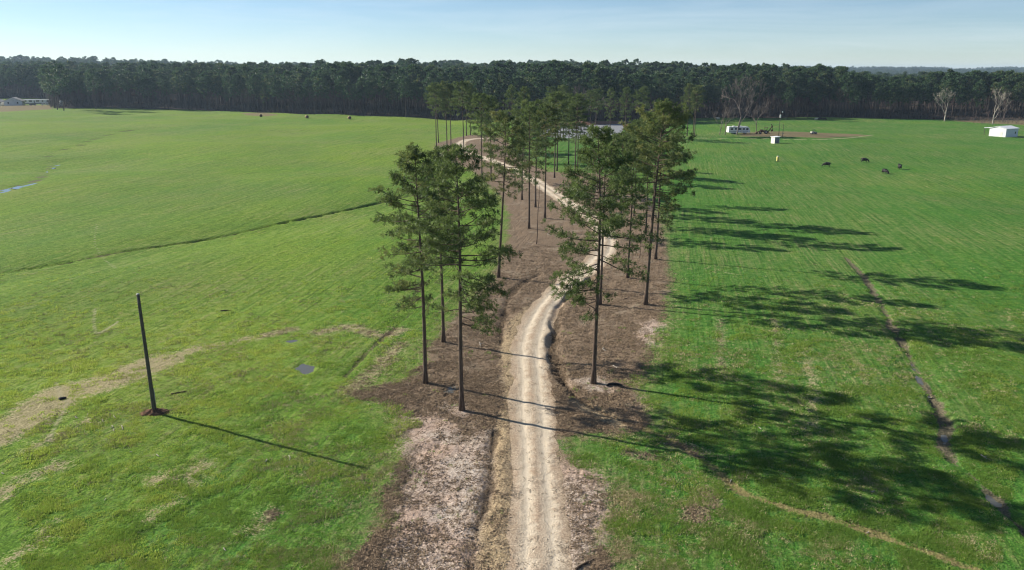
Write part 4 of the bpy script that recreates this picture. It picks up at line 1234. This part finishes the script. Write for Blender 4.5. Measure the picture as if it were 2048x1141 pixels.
def digger():
    x, y, z = at(1528, 268)
    o = thing('backhoe_digger', 'rust brown digger with its arm folded up, parked on bare dirt', 'digger', (x, y, z), R(-8))
    MB().box((0, 0, 1.05), (3.2, 1.1, 0.55)).box((1.1 - 2.3, 0, 1.55), (1.4, 0.85, 0.65), 0, 0.9).build('chassis', M_RUST, o)
    for cx, r, w in ((-1.7, 0.5, 0.35), (0.75, 0.78, 0.5)):
        for s in (-1, 1):
            wheel(o, (cx, s * 0.95, r), r, w)
    for sx in (0.1, 1.2):
        for s in (-1, 1):
            MB().tube([(sx, s * 0.55, 1.3), (sx + 0.05, s * 0.55, 2.75)], 0.05, 6).build('canopy_post', M_RUST, o)
    MB().box((0.67, 0, 2.80), (1.6, 1.4, 0.10)).build('canopy', M_RUST, o)
    MB().box((0.55, 0, 1.55), (0.55, 0.55, 0.14)).box((0.78, 0, 1.9), (0.12, 0.55, 0.6)).build('seat', M_RUBBER, o)
    for s in (-1, 1):
        MB().tube([(-0.2, s * 0.62, 1.6), (-1.8, s * 0.62, 1.35), (-3.0, s * 0.62, 0.6)], [0.12, 0.12, 0.09], 6).build('loader_arm', M_RUST, o)
    MB().prism([(-3.0, 0.15), (-2.95, 0.95), (-3.2, 0.95), (-3.75, 0.12), (-3.7, 0.06), (-3.0, 0.06)], -1.1, 1.1).build('loader_bucket', M_RUST, o)
    MB().tube([(1.7, 0, 1.1), (2.5, 0, 1.9), (3.15, 0, 3.3), (3.05, 0, 4.3)], [0.24, 0.26, 0.24, 0.18], 6).build('boom', M_RUST, o)
    MB().tube([(2.9, 0, 4.35), (3.5, 0, 3.2), (3.45, 0, 1.9)], [0.2, 0.2, 0.14], 6).build('stick', M_RUST, o)
    MB().prism([(3.2, 2.0), (3.7, 2.0), (3.75, 1.3), (3.2, 1.0), (2.95, 1.35)], -0.4, 0.4).build('bucket', M_RUST, o)
    for s in (-1, 1):
        MB().tube([(1.8, s * 0.5, 1.1), (2.3, s * 1.2, 0.05)], 0.09, 6).build('stabilizer', M_RUST, o)
digger()

def utv():
    x, y, z = at(1627, 269)
    o = thing('utility_cart', 'small dark open utility cart parked on the bare dirt patch', 'cart', (x, y, z), R(12))
    MB().box((0, 0, 0.62), (2.5, 1.2, 0.35)).box((0.95, 0, 0.9), (0.7, 1.1, 0.3), 0, 0.85).build('body', M_GREYPAINT, o)
    MB().box((-0.85, 0, 0.98), (0.95, 1.25, 0.32)).build('cargo_bed', M_CREAM, o)
    MB().box((0.05, 0, 0.92), (0.5, 1.1, 0.2)).box((-0.2, 0, 1.2), (0.14, 1.1, 0.5)).build('seat', M_RUBBER, o)
    for s in (-1, 1):
        MB().tube([(0.75, s * 0.55, 0.9), (0.35, s * 0.52, 1.9), (-0.35, s * 0.52, 1.9), (-0.4, s * 0.55, 0.8)], 0.04, 6).build('roll_bar', M_RUBBER, o)
    MB().box((0, 0, 1.95), (0.85, 1.15, 0.06)).build('canopy', M_DARKCAR, o)
    for cx in (-0.85, 0.9):
        for s in (-1, 1):
            wheel(o, (cx, s * 0.6, 0.33), 0.33, 0.25)
utv()

# ------------------------------------------------------------------ buildings
def gable_house(name, label, cat, loc, rz, W, D, hw, hr, wall, roof, over=0.35, windows=(), doors=(), sidewin=()):
    """gable end (width W) faces local -y; ridge along y"""
    o = thing(name, label, cat, loc, rz)
    MB().prism([(-W / 2, -0.3), (W / 2, -0.3), (W / 2, hw), (0, hr), (-W / 2, hw)], -D / 2, D / 2).build('wall', wall, o)
    sl = (hr - hw) / (W / 2)
    for s in (-1, 1):
        e = W / 2 + over
        prof = [(0, hr + 0.02), (s * e, hr + 0.02 - sl * e), (s * e, hr + 0.14 - sl * e), (0, hr + 0.14)]
        MB().prism(prof, -D / 2 - over, D / 2 + over).build('roof', roof, o)
    for cx, cz, w, h in windows:
        f = MB().box((cx, -D / 2 - 0.02, cz), (w + 0.16, 0.05, h + 0.16)).build('window', M_WHITE, o)
        MB().box((cx, -D / 2 - 0.05, cz), (w, 0.03, h)).build('pane', M_GLASS, f)
    for cx, w, h in doors:
        f = MB().box((cx, -D / 2 - 0.03, h / 2), (w, 0.06, h)).build('door', M_CREAM, o)
        MB().box((cx + w * 0.38, -D / 2 - 0.09, h * 0.48), (0.06, 0.06, 0.12)).build('handle', M_STEEL, f)
    for cy, cz, w, h, s in sidewin:
        f = MB().box((s * (W / 2 + 0.02), cy, cz), (0.05, w + 0.16, h + 0.16)).build('window', M_WHITE, o)
        MB().box((s * (W / 2 + 0.05), cy, cz), (0.03, w, h)).build('pane', M_GLASS, f)
    return o

x, y, z = at(2006, 273)
barn = gable_house('metal_barn', 'white metal barn with a low gable, standing alone in the green pasture', 'barn', (x, y, z), R(-60), 7.2, 9.4, 3.5, 4.4, M_SIDING, M_METALROOF, 0.3,
                   windows=(), doors=((1.6, 1.0, 2.1),), sidewin=((2.6, 1.7, 0.8, 0.9, 1),))
x, y, z = at(1976, 270)
ls = thing('lean_to_shelter', 'thin flat-roofed pole shelter beside the white metal barn', 'shelter', (x, y, z), R(-28))
MB().prism([(-1.8, 3.0), (1.8, 3.3), (1.8, 3.38), (-1.8, 3.08)], -1.8, 1.8).build('roof', M_METALROOF, ls)
for px_ in (-1.6, 1.6):
    for py_ in (-1.6, 1.6):
        MB().tube([(px_, py_, -0.2), (px_, py_, 3.02 + 0.083 * (px_ + 1.8))], 0.06, 6).build('post', M_POLE, ls)

x, y, z = at(1550, 287)
ps = thing('pump_house', 'small white box-shaped pump house with a flat overhanging roof', 'shed', (x, y, z), R(20))
MB().box((0, 0, 1.1), (2.3, 2.3, 2.6)).build('wall', M_CREAM, ps)
MB().prism([(-1.4, 2.42), (1.4, 2.62), (1.4, 2.74), (-1.4, 2.54)], -1.4, 1.4).build('roof', M_METALROOF, ps)
d_ = MB().box((1.17, -0.2, 0.95), (0.05, 0.85, 1.9)).build('door', M_GREYPAINT, ps)
MB().box((1.22, 0.12, 1.0), (0.05, 0.06, 0.16)).build('handle', M_STEEL, d_)
MB().box((0.05, -1.17, 1.15), (1.9, 0.05, 2.2)).build('shade_panel', M_GREYPAINT, ps)  # dark panel added to carry the shade on this wall

x, y, z = at(30, 211)
gable_house('farm_house', 'white gabled house with two small windows beyond the pasture corner', 'house', (x, y, z), R(22), 12.5, 14, 3.6, 6.2, M_SIDING, M_SHINGLE, 0.4,
            windows=((-3.2, 2.1, 1.0, 1.3), (3.2, 2.1, 1.0, 1.3)), sidewin=((0, 2, 1.2, 1.2, 1), (-4, 2, 1.2, 1.2, 1)))
x, y, z = at(-3, 211)
gable_house('farm_house', 'dark-roofed low house next to the white gabled house', 'house', (x, y, z), R(10), 9, 12, 2.8, 4.6, M_CREAM, M_SHINGLE, 0.4, windows=((2.2, 1.6, 1.0, 1.1), (-2.2, 1.6, 1.0, 1.1)))

def mobile_home():
    x, y, z = at(78, 208)
    o = thing('mobile_home', 'long white mobile home with dark windows next to the gabled house', 'mobile home', (x, y, z), R(4))
    L, W = 22.0, 5.0
    MB().box((0, 0, 2.0), (L, W, 2.8)).build('wall', M_SIDING, o)
    MB().box((0, 0, 0.2), (L - 0.3, W - 0.3, 0.9)).build('skirting', M_GREYPAINT, o)
    MB().prism([(-L / 2 - 0.25, 3.4), (L / 2 + 0.25, 3.4), (L / 2 + 0.25, 3.52), (-L / 2 - 0.25, 3.52)], -W / 2 - 0.25, W / 2 + 0.25).build('roof', M_METALROOF, o)
    for cx, w in ((-9, 1.2), (-5.4, 2.6), (0.4, 2.6), (4.4, 1.2), (8.6, 1.8)):
        f = MB().box((cx, -W / 2 - 0.02, 2.3), (w + 0.2, 0.05, 1.3)).build('window', M_WHITE, o)
        MB().box((cx, -W / 2 - 0.05, 2.3), (w, 0.03, 1.1)).build('pane', M_GLASS, f)
    d = MB().box((-2.2, -W / 2 - 0.03, 1.65), (1.0, 0.06, 2.1)).build('door', M_GREYPAINT, o)
    MB().box((-1.85, -W / 2 - 0.08, 1.6), (0.06, 0.05, 0.14)).build('handle', M_STEEL, d)
    MB().box((-2.2, -W / 2 - 0.7, 0.3), (1.6, 1.2, 0.6)).build('porch_step', M_POLE, o)
mobile_home()

def vehicle(name, label, cat, u, v, rz, paint, pickup=False):
    x, y, z = at(u, v)
    o = thing(name, label, cat, (x, y, z), rz)
    if pickup:
        pr = [(-2.75, 0.5), (-2.75, 1.1), (-0.8, 1.12), (-0.7, 1.85), (0.7, 1.88), (1.25, 1.18), (2.6, 1.05), (2.75, 0.55)]
        wx = ((-1.75, 1.75))
        win = [(-0.55, 1.25), (-0.5, 1.75), (0.62, 1.76), (1.05, 1.25)]
    else:
        pr = [(-2.25, 0.45), (-2.3, 0.95), (-1.7, 1.0), (-1.0, 1.45), (0.5, 1.45), (1.2, 0.98), (2.15, 0.85), (2.25, 0.45)]
        wx = ((-1.4, 1.4))
        win = [(-1.45, 1.02), (-0.95, 1.38), (0.45, 1.38), (1.0, 1.02)]
    MB().prism(pr, -0.95, 0.95).build('body', paint, o)
    for s in (-1, 1):
        MB().prism(win, s * 0.952 - 0.01, s * 0.952 + 0.01).build('window', M_GLASS, o)
    for cx in wx:
        for s in (-1, 1):
            wheel(o, (cx, s * 0.86, 0.37), 0.37, 0.24)
    for s in (-1, 1):
        MB().box((pr[-1][0] + 0.01, s * 0.7, 0.78), (0.04, 0.3, 0.18)).build('headlight', M_WHITE, o)
    return o
vehicle('pickup_truck', 'white pickup truck parked before the mobile home', 'truck', 90, 211, R(200), M_WHITE, True)
vehicle('parked_car', 'dark car parked before the mobile home windows', 'car', 66, 211.5, R(5), M_DARKCAR)
x, y, z = at(123, 213)
wt = thing('white_tank', 'small white upright tank between the two big corner pines', 'tank', (x, y, z))
MB().tube([(0, 0, -0.2), (0, 0, 3.4), (0, 0, 4.2), (0, 0, 4.5)], [1.3, 1.3, 0.9, 0.25], 18).build('shell', M_WHITE, wt, True)
MB().tube([(0, 0, 4.45), (0, 0, 4.7)], 0.25, 10).build('lid', M_GREYPAINT, wt)

# mineral feeder
x, y, z = at(1555, 323)
fd = thing('mineral_feeder', 'pale yellow upright barrel feeder standing alone in the pasture', 'feeder', (x, y, z), 0.3)
MB().tube([(0, 0, -0.05), (0, 0, 0.05), (0, 0, 0.5), (0, 0, 1.35), (0, 0, 1.5)], [0.42, 0.45, 0.40, 0.42, 0.30], 16).build('barrel', M_YELLOW, fd, True)
MB().tube([(0.05, 0, 1.48), (0.12, 0, 1.72)], [0.46, 0.12], 14).build('lid', M_CREAM, fd)
MB().tube([(0, 0, -0.02), (0, 0, 0.10)], 0.62, 16).build('base_tyre', M_RUBBER, fd)

# ------------------------------------------------------------------ hay bales
for u, v, rz, lab in [(522, 234.5, 0.35, 'round hay bale at the end of the brown strip before the wood'), (614, 237, 0.7, 'pale-topped round hay bale between two others before the wood'), (699, 239, 0.5, 'darkest round hay bale, farthest along the line from the brown strip')]:
    x, y, z = at(u, v)
    o = thing('hay_bale', lab, 'hay bale', (x, y, z), rz, 'round hay bales before the wood')
    m = MB(); r = np.random.default_rng(int(u))
    n = 24
    th = np.arange(n) * 2 * math.pi / n
    ring = 0.92 + r.normal(size=n) * 0.025
    V = []
    for yy, s in ((-0.75, 0.97), (-0.7, 1.0), (-0.2, 1.02), (0.3, 1.01), (0.7, 1.0), (0.75, 0.97)):
        for k in range(n):
            V.append((math.cos(th[k]) * ring[k] * s, yy, max(0.0, 0.88 + math.sin(th[k]) * ring[k] * s)))
    Q = [(i * n + k, i * n + (k + 1) % n, (i + 1) * n + (k + 1) % n, (i + 1) * n + k) for i in range(5) for k in range(n)]
    m.add(V, Q); m.build('roll', M_HAY, o, True)
    for s in (-1, 1):
        e = MB(); pts = [(math.cos(t_) * 0.9, s * 0.745, 0.88 + math.sin(t_) * 0.87) for t_ in th] + [(0, s * 0.80, 0.88)]
        e.add(pts, (), [(n, (k + 1) % n, k) if s > 0 else (n, k, (k + 1) % n) for k in range(n)]); e.build('end_face', M_HAYEND, o, False)

# ------------------------------------------------------------------ cattle
def cow_mesh(name, graze, mat):
    v = [(0, 0, 0.92), (0.35, 0, 0.95), (0.72, 0, 0.99), (-0.38, 0, 0.94), (-0.70, 0, 1.00)]
    r = [(0.40, 0.43), (0.40, 0.42), (0.33, 0.40), (0.38, 0.42), (0.30, 0.34)]
    e = [(0, 1), (1, 2), (0, 3), (3, 4)]
    def add(p, rad, par):
        v.append(p); r.append(rad if isinstance(rad, tuple) else (rad, rad)); e.append((par, len(v) - 1)); return len(v) - 1
    if graze:
        a = add((1.00, 0, 0.90), 0.30, 2); a = add((1.24, 0.03, 0.64), 0.21, a); h = add((1.38, 0.05, 0.42), 0.17, a); add((1.54, 0.06, 0.13), 0.11, h)
        ez = (1.36, 0.44)
    else:
        a = add((1.00, 0, 1.16), 0.30, 2); a = add((1.20, 0, 1.34), 0.21, a); h = add((1.38, 0, 1.40), 0.17, a); add((1.68, 0, 1.22), 0.11, h)
        ez = (1.40, 1.52)
    for s in (-1, 1):
        add((ez[0], s * 0.26, ez[1]), 0.035, h)
        k = add((0.66, s * 0.22, 0.72), 0.13, 2); k = add((0.68, s * 0.23, 0.40), 0.075, k); k = add((0.66, s * 0.23, 0.10), 0.055, k); add((0.70, s * 0.23, 0.0), 0.065, k)
        k = add((-0.62, s * 0.22, 0.78), 0.17, 4); k = add((-0.78, s * 0.23, 0.46), 0.080, k); k = add((-0.72, s * 0.23, 0.10), 0.055, k); add((-0.68, s * 0.23, 0.0), 0.065, k)
    k = add((-1.00, 0, 1.22), 0.05, 4); k = add((-1.08, 0, 0.85), 0.030, k); add((-1.08, 0, 0.48), 0.045, k)
    me = bpy.data.meshes.new(name + '_cage'); me.from_pydata(v, e, [])
    o = bpy.data.objects.new(name + '_cage', me); COL.objects.link(o)
    o.modifiers.new('skin', 'SKIN')
    if not me.skin_vertices: me.skin_vertices.new()
    for i, sv in enumerate(me.skin_vertices[0].data):
        sv.radius = (r[i][0] * (1.08 if i < 5 else 1.05), r[i][1] * (1.18 if i < 5 else 1.05)); sv.use_root = (i == 0)
    ss = o.modifiers.new('sub', 'SUBSURF'); ss.levels = 2
    dg = bpy.context.evaluated_depsgraph_get()
    out = bpy.data.meshes.new_from_object(o.evaluated_get(dg)); out.name = name
    bpy.data.objects.remove(o); bpy.data.meshes.remove(me)
    out.polygons.foreach_set('use_smooth', np.ones(len(out.polygons), bool))
    out.materials.clear(); out.materials.append(mat)
    return out
COWS = {(g, c): cow_mesh('cow', g, m) for g in (0, 1) for c, m in (('b', M_COW), ('w', M_COWPALE))}
for u, v, g, c, rz, lab in [(1654, 334, 1, 'b', 160, 'black cow grazing alone between the yellow feeder and the other cattle'),
                            (1728, 325, 1, 'b', -15, 'black cow grazing broadside near the end of the bare dirt patch'),
                            (1769, 348, 1, 'b', -70, 'black cow grazing head-down towards the lane, farthest from the wood'),
                            (1799, 339, 0, 'b', 80, 'black cow seen from behind, standing with its head up'),
                            (1500, 238, 1, 'b', 10, 'black cow grazing behind the camper near the wood'),
                            (1632, 241, 0, 'w', 20, 'cream cow standing with dark cattle before the wood'),
                            (1637, 240.5, 0, 'b', 0, 'black cow touching the cream cow before the wood'),
                            (1642, 241, 1, 'b', 150, 'black cow grazing between two black cattle before the wood'),
                            (1649, 241, 1, 'b', 10, 'black cow grazing at the end of the line before the wood'),
                            (1362, 241, 0, 'w', 30, 'cream cow standing alone past the stout track pine before the wood'),
                            (1436, 240, 0, 'w', 190, 'cream cow standing behind the camper rear before the wood')]:
    x, y, z = at(u, v)
    o = link('cow', COWS[(g, c)])
    o.location = (x, y, z - 0.01); o.rotation_euler = (0, 0, R(rz))
    tag(o, lab, 'cow', 'cattle grazing in the pasture')

# ------------------------------------------------------------------ sticks, logs and oddments on the ground
def stick(name, label, cat, px, rad, mat, group=None, lift=0.04, fork=False):
    P = np.array([(*p, float(gz(*p)) + lift) for p in catmull(gpl(px), 3)])
    c = P.mean(0); c[2] = P[:, 2].min()
    m = MB().tube(P - c, np.linspace(rad, rad * 0.6, len(P)), 7)
    if fork:
        d = P[-1] - P[0]; k = len(P) // 2
        m.tube(np.array([P[k] - c, P[k] - c + np.array([-d[1], d[0], 0.25 * np.linalg.norm(d)]) * 0.35]), [rad * 0.6, rad * 0.25], 5)
    o = m.build(name, mat, None, True); o.location = c
    return tag(o, label, cat, group)
stick('fallen_log', 'dark rotten log at the sandy shoulder of the lane', 'log', [(1152, 1140), (1168, 1130), (1188, 1121)], 0.10, M_DARKWOOD)
stick('drain_pipe', 'bent black pipe end poking out behind the sand-patch pine', 'pipe', [(1213, 774), (1225, 771), (1240, 773), (1246, 778)], 0.13, M_RUBBER, None, 0.12)
stick('fallen_log', 'thin dark log lying in grass past the utility pole', 'log', [(342, 789), (356, 786), (372, 784)], 0.07, M_DARKWOOD)
stick('old_tyre', 'small black lump beside the band of dead stalks', 'tyre', [(119, 801), (126, 799), (133, 798)], 0.16, M_RUBBER, None, 0.10)
stick('fallen_log', 'short dark log in the yellow-green grass beyond the utility pole', 'log', [(441, 623), (452, 622), (462, 622)], 0.10, M_DARKWOOD)
stick('fallen_branch', 'forked branch on brown straw below the lane edge', 'branch', [(1018, 1036), (1030, 1033), (1040, 1029)], 0.03, M_DARKWOOD, None, 0.03, True)
stick('fallen_branch', 'forked pale branch in the striped grass by the creek', 'branch', [(1962, 910), (1968, 914), (1973, 918)], 0.05, M_STICK, None, 0.04, True)
rs = np.random.default_rng(77)
for i, (u, v) in enumerate([(222, 855), (228, 862), (245, 857), (154, 836), (175, 831), (206, 843), (230, 836), (262, 905), (210, 1001), (532, 923), (450, 1100), (316, 912), (6, 948), (578, 918), (1520, 858), (1610, 858), (1890, 885), (1745, 985), (1462, 960), (1330, 968), (1735, 1062)]):
    a = rs.uniform(0, 3.14); L = rs.uniform(5, 11)
    du, dv = math.cos(a) * L * 0.6, math.sin(a) * L
    stick('stick', 'short bleached stick in grass near the utility pole' if u < 700 else 'short bleached stick in the striped field by the creek', 'stick', [(u - du / 2, v - dv / 2), (u + rs.normal() * 1.5, v), (u + du / 2, v + dv / 2)], rs.uniform(0.025, 0.05), M_STICK, 'bleached sticks in the grass', 0.05)
for i, (u, v) in enumerate([(960, 690), (945, 735), (1210, 700), (1250, 600), (1230, 735), (1040, 505), (1100, 470), (890, 790), (1150, 450), (1275, 560)]):
    a = rs.uniform(0, 3.14); L = rs.uniform(12, 24)
    du, dv = math.cos(a) * L * 0.6, math.sin(a) * L * 0.5
    stick('fallen_branch', ('dark' if i % 2 else 'bleached') + ' forked branch fallen on the brown straw', 'branch', [(u - du / 2, v - dv / 2), (u + rs.normal() * 2, v), (u + du / 2, v + dv / 2)], rs.uniform(0.03, 0.05), M_DARKWOOD if i % 2 else M_STICK, 'fallen branches on the banks', 0.06, True)
# fence posts along the brown strip at the wood corner
for i in range(15):
    u = 150 + i * 8.2 + rs.normal() * 0.8
    x, y, z = at(u, 218.6 - 0.004 * i)
    o = thing('fence_post', 'weathered fence post along the shaded wood corner', 'fence post', (x, y, z), 0, 'fence posts at the wood corner')
    MB().tube([(0, 0, -0.2), (0, 0, 1.5)], 0.09, 6).build('shaft', M_POLE, o)
    MB().tube([(0, 0, 1.5), (0, 0, 1.58)], [0.09, 0.03], 6).build('cap', M_POLE, o)

# ------------------------------------------------------------------ haze
def haze():
    n = NT('haze'); v = n.new('ShaderNodeVolumePrincipled')
    v.inputs['Color'].default_value = (0.58, 0.78, 1.0, 1); v.inputs['Density'].default_value = 0.00008; v.inputs['Anisotropy'].default_value = 0.2
    n.ln(v.outputs[0], n.out.inputs['Volume'])
    zlo = float(GZ.min()) - 1.0
    o = MB().box((0, 4600, (zlo + 75) / 2), (15000, 10200, 75 - zlo)).build('haze', n.m)
    tag(o, 'thin bluish winter haze over the far woods', 'haze', kind='stuff')
haze()
